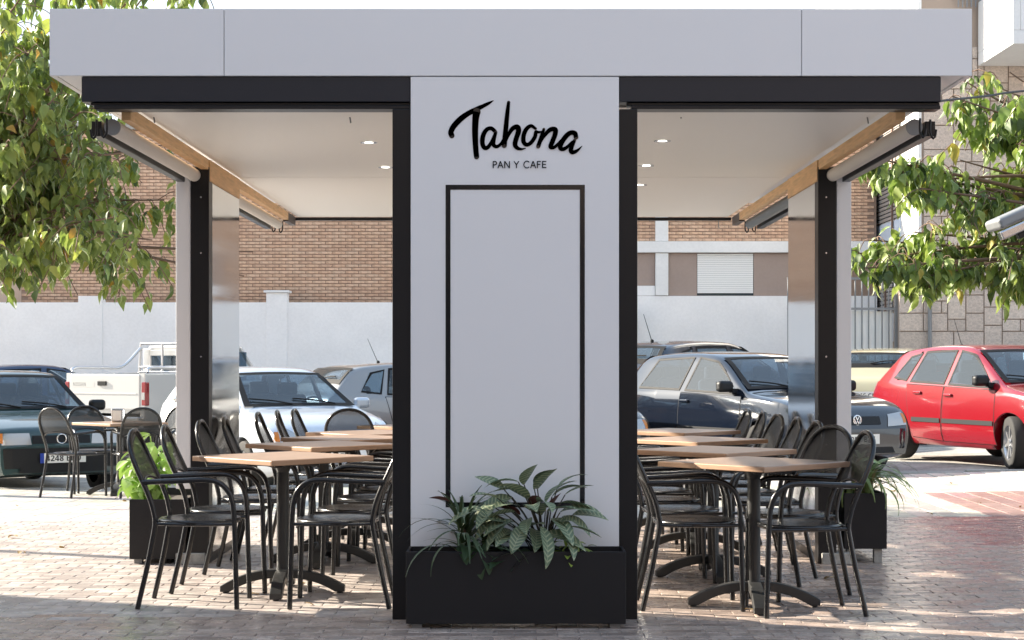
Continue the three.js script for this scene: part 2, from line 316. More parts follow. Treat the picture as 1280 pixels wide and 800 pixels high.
    spans.forEach(([za, zb], i) => {
      mesh('edge_beam', bx(lo(xi + s * 0.002, xi + s * 0.05), hi(xi + s * 0.002, xi + s * 0.05), 2.474, CEIL - 0.001, zb, za, 0.002), M.pine, k);
      const t = new THREE.CylinderGeometry(0.04, 0.04, za - zb, 20); t.rotateX(Math.PI / 2); t.translate(xi + s * 0.092, 2.438, (za + zb) / 2);
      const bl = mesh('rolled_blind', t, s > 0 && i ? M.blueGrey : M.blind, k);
      mesh('guide_rail', bx(lo(xi + s * 0.15, xi + s * 0.2), hi(xi + s * 0.15, xi + s * 0.2), 2.395, 2.47, zb, za, 0.004), M.black, bl);
      const ec = new THREE.CylinderGeometry(0.041, 0.041, 0.012, 20); ec.rotateX(Math.PI / 2); ec.translate(xi + s * 0.092, 2.438, za + 0.012); mesh('end_cap', ec, M.grey, bl);
    });
    mesh('edge_beam', bx(lo(xi + s * 0.002, xi + s * 0.05), hi(xi + s * 0.002, xi + s * 0.05), 2.462, CEIL - 0.001, BZ + 0.07, BZ + 0.548, 0.002), M.pineDark, k);
    for (const [zz, dx] of [[FZ - 0.1, 0.16], [FZ - 0.06, 0.1], [BZ + 0.5, 0.12], [BZ + 0.42, 0.07]]) mesh('bracket_hook', tube([V(xi + s * dx, 2.47, zz), V(xi + s * dx, 2.40, zz), V(xi + s * (dx + 0.02), 2.375, zz), V(xi + s * (dx + 0.03), 2.42, zz)], 0.006, 12, 6), M.black, k);
  }
  // rear rail across the far bays
  for (const [x0, x1] of [[-1.93, -0.61], [0.62, 1.9]]) mesh('rear_rail', bx(x0, x1, 2.508, 2.536, BZ + 0.02, BZ + 0.058, 0.003), M.black, k);
  // little blind cords under the ceiling
  for (const [px, py, dep, l] of [[192, 139, 9.0, 0.06], [437, 138, 9.0, 0.065], [850, 136, 9.0, 0.05], [1084, 140, 9.0, 0.06], [898, 276, 15.1, 0.07], [340, 276, 15.0, 0.05]]) {
    const c = at(px, py, dep); mesh('blind_cord', tube([V(c.x, Math.min(c.y, CEIL), c.z), V(c.x + 0.002, c.y - l * 0.6, c.z), V(c.x + 0.006, c.y - l, c.z)], 0.004, 8, 5), M.grey, k);
  }
  // ceiling downlights
  const glow = new THREE.MeshStandardMaterial({ color: 0xffffff, emissive: rgb(1, 0.95, 0.85), emissiveIntensity: 1.6 });
  for (const [px, py] of [[461, 178], [482, 209], [828, 176], [808, 207], [800, 231]]) {
    const dep = (CEIL - EYE) * FOC / (VY - py), x = (px - VX) / FOC * dep;
    const r = new THREE.RingGeometry(0.028, 0.05, 28); r.rotateX(Math.PI / 2);
    const ring = mesh('downlight', r, M.steel, k); ring.position.set(x, CEIL - 0.003, -dep);
    const d = new THREE.CircleGeometry(0.028, 24); d.rotateX(Math.PI / 2); mesh('lamp_face', d, glow, ring).position.y = 0.001;
    const l = new THREE.SpotLight(rgb(1, 0.93, 0.82), 1.2, 6, 0.7, 0.5); l.position.set(x, CEIL - 0.012, -dep); l.target.position.set(x, 0, -dep); l.castShadow = true; l.shadow.radius = 1.4; l.name = 'downlight_glow'; scene.add(l, l.target);
  }
}
// ---------------------------------------------------------------- buildings and walls behind
{
  // brick house
  const Z = -33, w = (px) => (px - VX) / FOC * 33, h = (py) => EYE - (py - VY) / FOC * 33;
  const b = thing('brick_house', 'low house of long orange bricks with white bands behind the parked cars', 'house');
  const X0 = -9.4, X1 = 6.9, H = 5.7;
  mesh('wall_core', bx(X0, X1, -0.4, H, Z - 7, Z - 0.02), M.mortar, b);
  mesh('coping', bx(X0 - 0.05, X1 + 0.05, H + 0.002, H + 0.14, Z - 7.05, Z + 0.06, 0.01), M.kerb, b);
  const g = bx(-0.12, 0.12, -0.0245, 0.0245, -0.02, 0.012, 0.004), geos = [g];
  const brickTones = [[0.66, 0.44, 0.30], [0.63, 0.41, 0.28], [0.69, 0.47, 0.33], [0.59, 0.385, 0.265], [0.66, 0.455, 0.32]];
  const mats = brickTones.map((c) => std(rgb(...c), 0.9, { map: tStone })), one = std(rgb(1, 1, 1), 0.9, { map: tStone });
  const list = [];
  let r = 0;
  for (let y = 2.30; y < H - 0.03; y += 0.062, r++) for (let x = X0 + 0.13 + (r % 2) * 0.126; x < X1 - 0.12; x += 0.252) {
    if (x > 2.1 && y < h(303)) continue;
    list.push({ x: x + rr(-0.003, 0.003), y, z: Z - 0.012 + rr(-0.003, 0.003), c: Math.floor(rnd() * brickTones.length), t: rr(0.92, 1.07) });
  }
  const seen = (p) => { const px = VX + p.x / 33 * FOC, py = VY - (p.y - EYE) / 33 * FOC; return px > 296 && px < 490 && py > 270 && py < 380; };
  const near = list.filter(seen).slice(0, 300), set = new Set(near), rest = list.filter((p) => !set.has(p));
  for (const p of near) mesh('brick', g, mats[p.c], b).position.set(p.x, p.y, p.z);
  const im = shadows(new THREE.InstancedMesh(g, one, rest.length)), m4 = new THREE.Matrix4(); im.name = 'brickwork'; im.userData.kind = 'stuff';
  rest.forEach((p, i) => { im.setMatrixAt(i, m4.makeTranslation(p.x, p.y, p.z)); im.setColorAt(i, rgb(...brickTones[p.c].map((v) => v * p.t))); });
  b.add(im);
  // ground floor with panels, band, pilaster and a closed shutter
  mesh('plinth', bx(2.1, X1, -0.4, h(370), Z - 0.02, Z + 0.05, 0.004), M.wallRender, b);
  mesh('band', bx(2.1, X1, h(316), h(302), Z - 0.02, Z + 0.10, 0.006), M.white, b);
  for (const px of [819, 1010]) mesh('pilaster', bx(w(px), w(px + 16), h(369.5), h(316.5), Z - 0.02, Z + 0.07, 0.005), M.white, b);
  mesh('pilaster', bx(w(819), w(835), h(301.5), H - 0.02, Z - 0.02, Z + 0.06, 0.005), M.white, b);
  mesh('panel', bx(w(760), w(818.5), h(357), h(316.6), Z - 0.02, Z + 0.012), M.taupe, b);
  mesh('ledge', bx(w(760), w(818.5), h(369.5), h(357.3), Z - 0.02, Z + 0.04), M.wallRender, b);
  mesh('panel', bx(w(835.5), w(871), h(369.5), h(316.6), Z - 0.02, Z + 0.012), M.taupe, b);
  mesh('panel', bx(w(942), w(1009.5), h(369.5), h(316.6), Z - 0.02, Z + 0.012), M.taupe, b);
  const win = mesh('window', bx(w(871.3), w(941.7), h(369.4), h(316.7), Z - 0.02, Z - 0.008), M.glassDark, b);
  for (let i = 0; i < 18; i++) { const y = lerp(h(366.5), h(317), (i + 0.5) / 18), s = (h(317) - h(366.5)) / 36 - 0.0015; mesh('shutter_slat', bx(w(871.6), w(941.4), y - s, y + s, Z - 0.006, Z + 0.004, 0.004), M.whitePaint, win); }

  // white rendered yard wall with one capped pier
  const WZ = -32.4, ww = (px) => (px - VX) / FOC * 32.4, wh = (py) => EYE - (py - VY) / FOC * 32.4;
  const yard = thing('yard_wall', 'long white rendered yard wall with a capped pier below the bricks', 'wall');
  mesh('wall_face', bx(-16, ww(797), -0.5, wh(378), WZ - 0.25, WZ, 0.01), M.wallRender, yard);
  const pier = mesh('pier', bx(ww(333), ww(359), -0.5, wh(366), WZ - 0.28, WZ + 0.03, 0.006), M.wallRender, yard);
  mesh('cap', bx(ww(330), ww(362), wh(366) + 0.002, wh(363), WZ - 0.32, WZ + 0.07, 0.01), M.white, pier);
  const pier2 = mesh('pier', bx(ww(98), ww(128), -0.5, wh(370), WZ - 0.28, WZ + 0.02, 0.006), M.wallRender, yard);

  const bg = thing('beige_house', 'plain beige rendered house behind the white yard wall', 'house');
  mesh('wall', bx(-18, -9.45, -0.5, 5.0, -42, -33.4, 0.01), M.beige, bg);
  mesh('roof_edge', bx(-18.1, -9.4, 5.004, 5.16, -42.1, -33.3, 0.01), M.white, bg);
}
{
  // stone-faced apartment block beyond the kiosk
  const D = 30, w = (px) => (px - VX) / FOC * D, h = (py) => EYE - (py - VY) / FOC * D;
  const b = thing('stone_apartment_block', 'apartment block faced with squared beige stones and a white side with shutters', 'building');
  const XC = w(1151), XE = XC + 6.5, H = 9.5;
  mesh('wall_core', bx(XC + 0.02, XE, -0.5, H, -D - 12, -D - 0.03), M.stoneMortar, b);
  // squared stones of many sizes: a grid of small cells filled with random blocks
  const cell = 0.105, nx = Math.floor((w(1300) - w(1124)) / cell), ny = Math.floor((h(60) - h(437)) / cell) + 1, used = [];
  for (let i = 0; i < nx; i++) used.push(new Array(ny).fill(false));
  const x0 = w(1124), y0 = h(437), pierTop = h(354), pierCells = Math.ceil((XC - x0) / cell), sizes = [[5, 4], [4, 4], [4, 3], [3, 4], [3, 3], [5, 3], [3, 2], [2, 2], [2, 3], [2, 4], [1, 2], [2, 1], [1, 1]];
  for (let i = 0; i < pierCells; i++) for (let j = 0; j < ny; j++) if (y0 + (j + 1) * cell > pierTop + 0.02) used[i][j] = true;
  const stoneTones = [[0.66, 0.56, 0.48], [0.62, 0.525, 0.45], [0.69, 0.59, 0.505], [0.58, 0.49, 0.42], [0.65, 0.55, 0.475]].map((c) => std(rgb(...c), 0.9, { map: tStone, bumpMap: tStuccoBump, bumpScale: 0.006 }));
  const cache = new Map();
  for (let j = 0; j < ny; j++) for (let i = 0; i < nx; i++) {
    if (used[i][j]) continue;
    const start = Math.floor(rnd() * 7);
    for (let q = 0; q < sizes.length; q++) {
      const [a, c] = sizes[q < 7 ? (start + q) % 7 : q];
      let ok = i + a <= nx && j + c <= ny;
      for (let u = 0; ok && u < a; u++) for (let v = 0; ok && v < c; v++) if (used[i + u][j + v]) ok = false;
      if (!ok) continue;
      for (let u = 0; u < a; u++) for (let v = 0; v < c; v++) used[i + u][j + v] = true;
      const key = a + '_' + c;
      if (!cache.has(key)) cache.set(key, bx(0.008, a * cell - 0.008, 0.008, c * cell - 0.008, -0.03, 0.02, 0.008));
      mesh('stone', cache.get(key), stoneTones[Math.floor(rnd() * 5)], b).position.set(x0 + i * cell, y0 + j * cell, -D - 0.02 + rr(-0.004, 0.006));
      break;
    }
  }
  mesh('pier_core', bx(x0 + 0.01, XC + 0.019, -0.5, pierTop - 0.03, -D - 0.5, -D - 0.031), M.stoneMortar, b);
  mesh('base_course', bx(x0, XE, -0.5, y0 - 0.003, -D - 0.4, -D + 0.012), M.kerb, b);
  // white side wall running away along the lane
  mesh('side_wall', bx(XC - 0.04, XC + 0.015, pierTop, H, -D - 12, -D - 0.012), M.white, b);
  const zAt = (px) => XC * FOC / (px - VX);
  for (const [za, zb, ya, yb] of [[zAt(1129), zAt(1070), 3.9, 5.7], [zAt(1120), zAt(1085), 2.2, 3.0]]) {
    const fr = mesh('window', bx(XC - 0.05, XC - 0.042, ya, yb, -zb, -za), M.glassDark, b);
    const n = Math.round((yb - ya) / 0.075);
    for (let i = 0; i < n; i++) mesh('shutter_slat', bx(XC - 0.075, XC - 0.055, ya + i * 0.075 + 0.008, ya + i * 0.075 + 0.066, -zb + 0.02, -za - 0.02, 0.006), M.shutter, fr);
    mesh('apron', bx(XC - 0.065, XC - 0.042, ya - 0.55, ya - 0.03, -zb, -za), M.blueWhite, fr);
    mesh('frame_bar', bx(XC - 0.10, XC - 0.076, ya - 0.5, yb, -za - 0.55, -za - 0.48), M.bark, fr);
  }
  // balcony with a railing
  const bxl = w(1222), by = h(83), bz = -D + 0.03;
  const bal = mesh('balcony', bx(bxl, XE + 0.4, by, by + 0.22, bz, bz + 2.1, 0.01), M.white, b);
  mesh('parapet', bx(bxl, bxl + 0.12, by + 0.222, by + 1.1, bz, bz + 2.1, 0.01), M.white, bal);
  mesh('parapet', bx(bxl + 0.122, XE + 0.4, by + 0.222, by + 1.1, bz + 1.98, bz + 2.1, 0.01), M.white, bal);
  for (let i = 0; i < 8; i++) mesh('baluster', bx(w(1196) + i * 0.075, w(1196) + i * 0.075 + 0.02, h(10), h(-40), -D + 0.05, -D + 0.07), M.grey, bal);
  const dp = mesh('downpipe', bar(V(w(1161), -0.4, -D + 0.07), V(w(1161), h(330), -D + 0.07), 0.035, 10), M.grey, b);
}
{
  // steel fence closing the lane
  const D = 30.2, w = (px) => (px - VX) / FOC * D, h = (py) => EYE - (py - VY) / FOC * D;
  const f = thing('lane_fence', 'grey steel bar fence with pale corrugated sheet closing the lane', 'fence');
  for (let px = 985; px <= 1118; px += 8.4) mesh('bar', bar(V(w(px), -0.1, -D), V(w(px), h(348), -D), 0.014, 6), M.grey, f);
  for (const py of [348, 386]) mesh('rail', bx(w(984), w(1122), h(py) - 0.02, h(py) + 0.02, -D - 0.02, -D + 0.02), M.grey, f);
  mesh('post', bx(w(1118.5), w(1123.5), -0.2, h(344), -D - 0.04, -D + 0.04, 0.005), M.grey, f);
  const pts = []; for (let i = 0; i <= 60; i++) { const x = lerp(w(984), w(1117), i / 60); pts.push([x, -D - 0.06 + ((i >> 1) % 2 ? 0.008 : -0.008)]); }
  const pos = []; for (let i = 0; i < 60; i++) { const [a, za] = pts[i], [c, zc] = pts[i + 1], y0 = -0.1, y1 = h(389); pos.push(a, y0, za, c, y0, zc, c, y1, zc, a, y0, za, c, y1, zc, a, y1, za); }
  const g = new THREE.BufferGeometry(); g.setAttribute('position', new THREE.Float32BufferAttribute(pos, 3)); g.computeVertexNormals(); g.setAttribute('uv', new THREE.Float32BufferAttribute(new Float32Array(pos.length / 3 * 2), 2));
  mesh('corrugated_sheet', g, M.sheet, f);
}
{
  // building beside the terrace whose shadow lies on the pavement before the kiosk
  const b = thing('corner_building', 'rendered corner building that shades the pavement before the kiosk', 'building');
  mesh('wall', bx(-24, -10, -0.5, 9, -12.45, 8, 0.02), M.beige, b);
  mesh('cornice', bx(-24.1, -9.9, 9.004, 9.25, -12.5, 8.1, 0.02), M.white, b);
  for (let i = 0; i < 5; i++) for (const y of [1.2, 4.4]) { const z = -10.5 + i * 3.6; const wn = mesh('window', bx(-10.0, -9.98, y, y + 1.5, z, z + 1.1), M.glassDark, b); mesh('sill', bx(-10.0, -9.9, y - 0.08, y - 0.002, z - 0.06, z + 1.16, 0.01), M.white, wn); }
  // houses across the street, mirrored in the gloss black lettering
  const q = thing('opposite_house', 'rendered house across the street from the kiosk', 'building');
  mesh('wall', bx(-30, 30, -0.5, 11, 11, 22, 0.02), M.taupe, q);
  mesh('cornice', bx(-30.1, 30.1, 11.004, 11.3, 10.9, 22.1, 0.02), M.white, q);
  for (let i = 0; i < 14; i++) for (const y of [0.9, 4.2, 7.5]) { const x = -26 + i * 4; const wn = mesh('window', bx(x, x + 1.3, y, y + 1.7, 10.98, 11.0), M.glassDark, q); mesh('sill', bx(x - 0.08, x + 1.38, y - 0.1, y - 0.002, 10.88, 11.0, 0.01), M.white, wn); }
  const p = thing('street_lamp', 'slim dark street lamp post standing on the pale pavement', 'lamp');
  p.position.set(-6.0, 0, -12.68);
  mesh('post', bar(V(0, 0, 0), V(0, 4.2, 0), 0.07, 12, 0.05), M.grey, p);
  mesh('base', new THREE.CylinderGeometry(0.1, 0.13, 0.3, 14).translate(0, 0.15, 0), M.grey, p);
  mesh('lantern', new THREE.CylinderGeometry(0.2, 0.1, 0.32, 12).translate(0, 4.36, 0), M.grey, p);
}
{
  const c = mesh('overhead_cable', tube([at(1166, 128, 8.62), at(1186, 125, 8.9), at(1230, 120.5, 9.4), at(1290, 113, 10), at(1420, 108, 11.5)], 0.006, 40, 6), M.cable); c.userData = { label: 'thin black cable running from the kiosk corner across the tree', category: 'cable' };
  const a = thing('awning', 'folded grey aluminium awning edge poking out in front of the tree leaves', 'awning');
  const p = at(1250, 296, 13), L = 3.2;
  const box = (x0, x1, y0, y1, z0, z1, r) => { const g = bx(x0, x1, y0, y1, z0, z1, r); return g; };
  const arm = mesh('front_bar', box(0, L, -0.03, 0.035, -0.05, 0.05, 0.012), M.steel, a);
  mesh('fabric_roll', box(0.05, L, 0.04, 0.13, -0.45, -0.06, 0.03), M.grey, a);
  mesh('valance', box(0.12, L, -0.075, -0.032, -0.035, 0.03, 0.006), M.black, a);
  a.position.copy(p); a.rotation.z = 0.42; 
}
// ---------------------------------------------------------------- chairs and tables
const ALPHA = tex(64, (u, v) => { const a = (u * 8) % 1, b = (v * 8) % 1; return (b < 0.74 || a < 0.4) ? 1 : 0; }, [22, 22], false);
M.weave = new THREE.MeshStandardMaterial({ color: rgb(0.014, 0.014, 0.015), roughness: 0.5, side: THREE.DoubleSide, alphaMap: ALPHA, transparent: true });
const chairProto = (() => {
  const c = new THREE.Group(), put = (n, g, m, p = c) => { const q = shadows(new THREE.Mesh(Array.isArray(g) ? merge(g) : g, m)); q.name = n; p.add(q); return q; };
  const r = 0.0138, lean = (y) => -0.195 - 0.135 * sstep(0.44, 0.92, y) - 0.02 * clamp((y - 0.44) / 0.46);
  // hoop of the backrest running down into the two rear legs
  for (const s of [-1, 1]) put('rear_leg', tube([V(-0.285, 0, s * 0.205), V(-0.235, 0.22, s * 0.197), V(-0.198, 0.42, s * 0.19), V(-0.197, 0.46, s * 0.19)], r, 14, 8), M.chair);
  const hoop = [];
  const hz = [[0.46, 0.19], [0.54, 0.194], [0.62, 0.197], [0.70, 0.196], [0.78, 0.182], [0.84, 0.150], [0.88, 0.10], [0.902, 0.04]];
  for (const [y, z] of hz) hoop.push(V(lean(y), y, -z));
  for (const [y, z] of hz.slice().reverse()) hoop.push(V(lean(y), y, z));
  put('back_hoop', tube(hoop, r, 60, 8), M.chair);
  // woven back: filled oval with an arched lower edge and a thin rim
  const halfW = (y) => { let i = 0; while (i < hz.length - 2 && hz[i + 1][0] < y) i++; const [a, p] = hz[i], [b, q] = hz[i + 1]; return lerp(p, q, clamp((y - a) / (b - a))); };
  const pos = [], uv = [], idx = [], N = 18, K = 14;
  for (let i = 0; i <= N; i++) { const s = lerp(-1, 1, i / N); for (let j = 0; j <= K; j++) {
    const yTop = 0.90 - 0.2 * (1 - Math.sqrt(Math.max(0, 1 - s * s * 0.98))), yBot = 0.60 + 0.065 * Math.sqrt(Math.max(0, 1 - s * s)), y = lerp(yBot, yTop, j / K), z = s * Math.min(0.19, halfW(Math.min(y, 0.72)));
    pos.push(lean(y) + 0.004 - 0.018 * (1 - s * s), y, z); uv.push(z, y); } }
  for (let i = 0; i < N; i++) for (let j = 0; j < K; j++) { const a = i * (K + 1) + j, b = a + K + 1; idx.push(a, b, a + 1, b, b + 1, a + 1); }
  const g = new THREE.BufferGeometry(); g.setAttribute('position', new THREE.Float32BufferAttribute(pos, 3)); g.setAttribute('uv', new THREE.Float32BufferAttribute(uv, 2)); g.setIndex(idx); g.computeVertexNormals();
  put('backrest', g, M.weave);
  const rim = []; for (let i = 0; i <= N; i++) { const s = lerp(-1, 1, i / N), y = 0.60 + 0.065 * Math.sqrt(Math.max(0, 1 - s * s)); rim.push(V(lean(y) + 0.004 - 0.018 * (1 - s * s), y, s * 0.19)); }
  put('back_rim', tube(rim, 0.008, 30, 6), M.chair);
  for (const s of [-1, 1]) {
    put('front_leg', tube([V(0.225, 0, s * 0.212), V(0.218, 0.25, s * 0.212), V(0.212, 0.46, s * 0.214), V(0.205, 0.545, s * 0.217)], r, 16, 8), M.chair);
    put('armrest', tube([V(0.205, 0.54, s * 0.217), V(0.185, 0.60, s * 0.222), V(0.14, 0.645, s * 0.226), V(0.07, 0.662, s * 0.226), V(-0.1, 0.655, s * 0.216), V(-0.262, 0.648, s * 0.2)], 0.0145, 28, 8), M.chair);
  }
  const seat = new THREE.LatheGeometry([[0, 0.44], [0.15, 0.442], [0.19, 0.45], [0.208, 0.452], [0.216, 0.443], [0.213, 0.43], [0.2, 0.425], [0, 0.428]].map((q) => new THREE.Vector2(...q)), 36);
  const st = put('seat', seat, M.chair);
  put('seat_rail', [tube([V(-0.197, 0.435, -0.19), V(-0.1, 0.432, -0.2), V(0.1, 0.432, -0.208), V(0.213, 0.435, -0.212)], 0.009, 12, 6), tube([V(-0.197, 0.435, 0.19), V(-0.1, 0.432, 0.2), V(0.1, 0.432, 0.208), V(0.213, 0.435, 0.212)], 0.009, 12, 6), tube([V(-0.197, 0.44, -0.19), V(-0.2, 0.44, 0), V(-0.197, 0.44, 0.19)], 0.009, 8, 6)], M.chair, st);
  return c;
})();
function chair(x, z, turn, label, group) {
  const c = chairProto.clone(); c.name = numbered('armchair'); scene.add(c);
  c.position.set(x, gY(x, z) + 0.002, z); c.rotation.y = turn; c.userData = { label, category: 'chair', group };
}
const ORD = ['first', 'second', 'third', 'fourth', 'fifth', 'sixth', 'seventh'];
const R = Math.PI / 180;
[[-1.645, 9.07, 0], [-1.60, 9.67, 3], [-1.555, 10.5, -2], [-1.53, 11.25, 4], [-1.45, 12.15, 0], [-1.41, 12.85, 3], [-1.37, 13.5, -4]].forEach(([x, z, t], i) => chair(x, -z, t * R, `dark armchair, ${ORD[i]} from kiosk front, row along the mirrored pier by the bright green planter`, 'chairs in the bay by the bright green planter'));
[[-0.925, 9.07, 180], [-0.89, 9.72, 177], [-0.86, 10.5, 182], [-0.82, 11.2, 178], [-0.8, 11.9, 184], [-0.77, 12.6, 180]].forEach(([x, z, t], i) => chair(x, -z, t * R, `dark armchair, ${ORD[i]} from kiosk front, row behind lettered panel facing the bright green planter`, 'chairs in the bay by the bright green planter'));
[[0.935, 9.0, 0], [0.93, 9.68, 2], [0.9, 10.35, -3], [0.92, 11.1, 2], [0.9, 11.8, 0], [0.88, 12.5, 4]].forEach(([x, z, t], i) => chair(x, -z, t * R, `dark armchair, ${ORD[i]} from kiosk front, row behind lettered panel facing the spiky planter`, 'chairs in the bay by the spiky planter'));
[[1.445, 8.78, 186], [1.47, 9.42, 212], [1.46, 10.3, 186], [1.45, 11.0, 182], [1.45, 11.75, 188], [1.44, 12.45, 180], [1.42, 13.1, 184]].forEach(([x, z, t], i) => chair(x, -z, t * R, `dark armchair, ${ORD[i]} from kiosk front, row along the mirrored pier by the spiky planter`, 'chairs in the bay by the spiky planter'));
chair(-1.34, -14.35, 90 * R, 'dark armchair with its back to the kiosk at the farthest table', 'chairs behind the kiosk');
chair(-4.47, -17.62, 62 * R, 'dark armchair at the outdoor table, back to the kiosk, near the green car headlight', 'chairs round the outdoor table');
chair(-3.84, -17.6, 112 * R, 'dark armchair at the outdoor table, back to the kiosk, near the bright green plant', 'chairs round the outdoor table');
chair(-4.5, -18.5, -62 * R, 'dark armchair beyond the outdoor table, facing the kiosk, by the green car', 'chairs round the outdoor table');
chair(-3.75, -18.5, -115 * R, 'dark armchair beyond the outdoor table, facing the kiosk, by the white pickup', 'chairs round the outdoor table');

const tableProto = (() => {
  const c = new THREE.Group(), put = (n, g, m, p = c) => { const q = shadows(new THREE.Mesh(Array.isArray(g) ? merge(g) : g, m)); q.name = n; p.add(q); return q; };
  const a = 0.345, top = bx(-a, a, 0.722, 0.751, -a, a, 0.008); top.rotateY(Math.PI / 4); put('tabletop', top, M.tableTop);
  const e = 0.352, edge = [bx(-e, e, 0.7215, 0.7495, -e, -a + 0.002, 0.006), bx(-e, e, 0.7215, 0.7495, a - 0.002, e, 0.006), bx(-e, -a + 0.002, 0.722, 0.749, -a, a, 0.004), bx(a - 0.002, e, 0.722, 0.749, -a, a, 0.004)];
  edge.forEach((g) => { g.rotateY(Math.PI / 4); put('edge_band', g, M.tableEdge, c.children[0]); });
  put('column', new THREE.CylinderGeometry(0.034, 0.034, 0.62, 20).translate(0, 0.385, 0), M.tableFoot);
  put('top_bracket', [bx(-0.2, 0.2, 0.695, 0.7205, -0.02, 0.02, 0.004), bx(-0.02, 0.02, 0.694, 0.7195, -0.2, 0.2, 0.004), new THREE.CylinderGeometry(0.05, 0.034, 0.04, 16).translate(0, 0.68, 0)], M.tableFoot);
  const sh = new THREE.Shape(); sh.moveTo(0.02, 0.125); sh.quadraticCurveTo(0.19, 0.125, 0.335, 0.035); sh.lineTo(0.335, 0.012); sh.lineTo(0.29, 0.012); sh.quadraticCurveTo(0.17, 0.088, 0.02, 0.088); sh.closePath();
  for (let i = 0; i < 4; i++) {
    const g = new THREE.ExtrudeGeometry(sh, { depth: 0.056, bevelEnabled: true, bevelSize: 0.005, bevelThickness: 0.005, bevelSegments: 2, curveSegments: 10 }); g.translate(0, 0, -0.028); g.rotateY(i * Math.PI / 2);
    const arm = put('foot_arm', g, M.tableFoot);
    put('glide', new THREE.CylinderGeometry(0.016, 0.018, 0.014, 10).translate(0.312 * Math.cos(i * Math.PI / 2), 0.0065, -0.312 * Math.sin(i * Math.PI / 2)), M.cable, arm);
  }
  put('hub', new THREE.CylinderGeometry(0.038, 0.045, 0.06, 18).translate(0, 0.105, 0), M.tableFoot);
  return c;
})();
function table(x, z, turn, label, group) { const c = tableProto.clone(); c.name = numbered('cafe_table'); scene.add(c); c.position.set(x, gY(x, z) + 0.002, z); c.rotation.y = turn; c.userData = { label, category: 'table', group }; }
[[-1.27, 9.5, 1], [-1.2, 10.9, -2], [-1.1, 11.84, 3], [-1.05, 12.8, -1]].forEach(([x, z, t], i) => table(x, -z, t * R, `square brown cafe table, ${ORD[i]} from kiosk front, in the bay by the bright green planter`, 'tables in the bay by the bright green planter'));
[[1.24, 8.97, -2], [1.17, 10.2, 2], [1.2, 11.6, -3], [1.22, 13.1, 2]].forEach(([x, z, t], i) => table(x, -z, t * R, `square brown cafe table, ${ORD[i]} from kiosk front, in the bay by the spiky planter`, 'tables in the bay by the spiky planter'));
table(-0.85, -14.8, 3 * R, 'square brown cafe table at the far end of the kiosk', 'tables behind the kiosk');
table(-4.1, -18.0, 2 * R, 'square brown cafe table on the pavement carrying a steel napkin holder', 'outdoor table');
{
  const n = thing('napkin_holder', 'shiny steel napkin holder standing on the outdoor table', 'napkin holder', [-4.12, gY(-4.1, -18) + 0.755, -18.0]);
  mesh('case', bx(-0.06, 0.06, 0, 0.14, -0.05, 0.05, 0.012), M.steel, n);
  mesh('napkins', bx(-0.045, 0.045, 0.02, 0.12, 0.0505, 0.055), M.whitePaint, n);
}

// ---------------------------------------------------------------- planters and plants
function planterBox(name, label, x0, x1, y0, y1, z0, z1, group) {
  const t = 0.012, p = thing(name, label, 'planter', [(x0 + x1) / 2, 0, (z0 + z1) / 2], 0, group), w = (x1 - x0) / 2, d = (z1 - z0) / 2;
  mesh('side_panel', bx(-w, w, y0, y1, d - t, d, 0.003), M.planter, p); mesh('side_panel', bx(-w, w, y0, y1, -d, -d + t, 0.003), M.planter, p);
  mesh('side_panel', bx(-w, -w + t, y0, y1 - 0.001, -d + t, d - t), M.planter, p); mesh('side_panel', bx(w - t, w, y0, y1 - 0.001, -d + t, d - t), M.planter, p);
  mesh('soil', bx(-w + t + 0.001, w - t - 0.001, y0 + 0.01, y1 - 0.05, -d + t + 0.001, d - t - 0.001), M.soil, p);
  for (const [a, b] of [[-1, -1], [1, -1], [-1, 1], [1, 1]]) { const fx = a * (w - 0.05), fz = b * (d - 0.05); mesh('foot', bx(fx - 0.025, fx + 0.025, 0, y0 - 0.001, fz - 0.025, fz + 0.025), y0 > 0.06 ? M.kerb : M.grey, p); }
  return p;
}
planterBox('front_planter', 'wide black planter box standing before the lettered panel', -0.515, 0.53, 0.022, 0.365, -8.475, -8.225);
planterBox('side_planter', 'black planter box with bright green plant beside the mirrored pier', -2.415, -2.06, 0.03, 0.405, -11.9, -10.86, 'side planters');
planterBox('side_planter', 'black planter box raised on blocks with spiky plant beside the mirrored pier', 2.075, 2.345, 0.09, 0.44, -11.9, -10.9, 'side planters');

// a leaf: outline width f(t) along its length, folded along the midrib and bent by droop
function leafGeo(len, wid, droop, fold = 0.25, n = 8, shape = (t) => Math.pow(Math.sin(Math.PI * Math.pow(t, 0.8)), 0.8), curl = 0) {
  const pos = [], uv = [], idx = [];
  let x = 0, y = 0, a = 0;
  for (let i = 0; i <= n; i++) {
    const t = i / n, w = Math.max(0.002, wid / 2 * shape(clamp(t, 0.015, 0.99)));
    for (const s of [-1, -0.5, 0, 0.5, 1]) { pos.push(x, y + Math.abs(s) * w * fold + curl * Math.sin(t * 9 + s * 2) * w, s * w); uv.push(t, s * 0.5 * (w / (wid / 2)) + 0.5); }
    a = -droop * t; x += len / n * Math.cos(a); y += len / n * Math.sin(a);
  }
  for (let i = 0; i < n; i++) for (let k = 0; k < 4; k++) { const p = i * 5 + k, q = p + 5; idx.push(p, p + 1, q, q, p + 1, q + 1); }
  const g = new THREE.BufferGeometry(); g.setAttribute('position', new THREE.Float32BufferAttribute(pos, 3)); g.setAttribute('uv', new THREE.Float32BufferAttribute(uv, 2)); g.setIndex(idx); g.computeVertexNormals(); return g;
}
const leafMat = (r, g, b, o = {}) => phy(rgb(r, g, b), 0.62, { transmission: 0.25, thickness: 0, ...o });
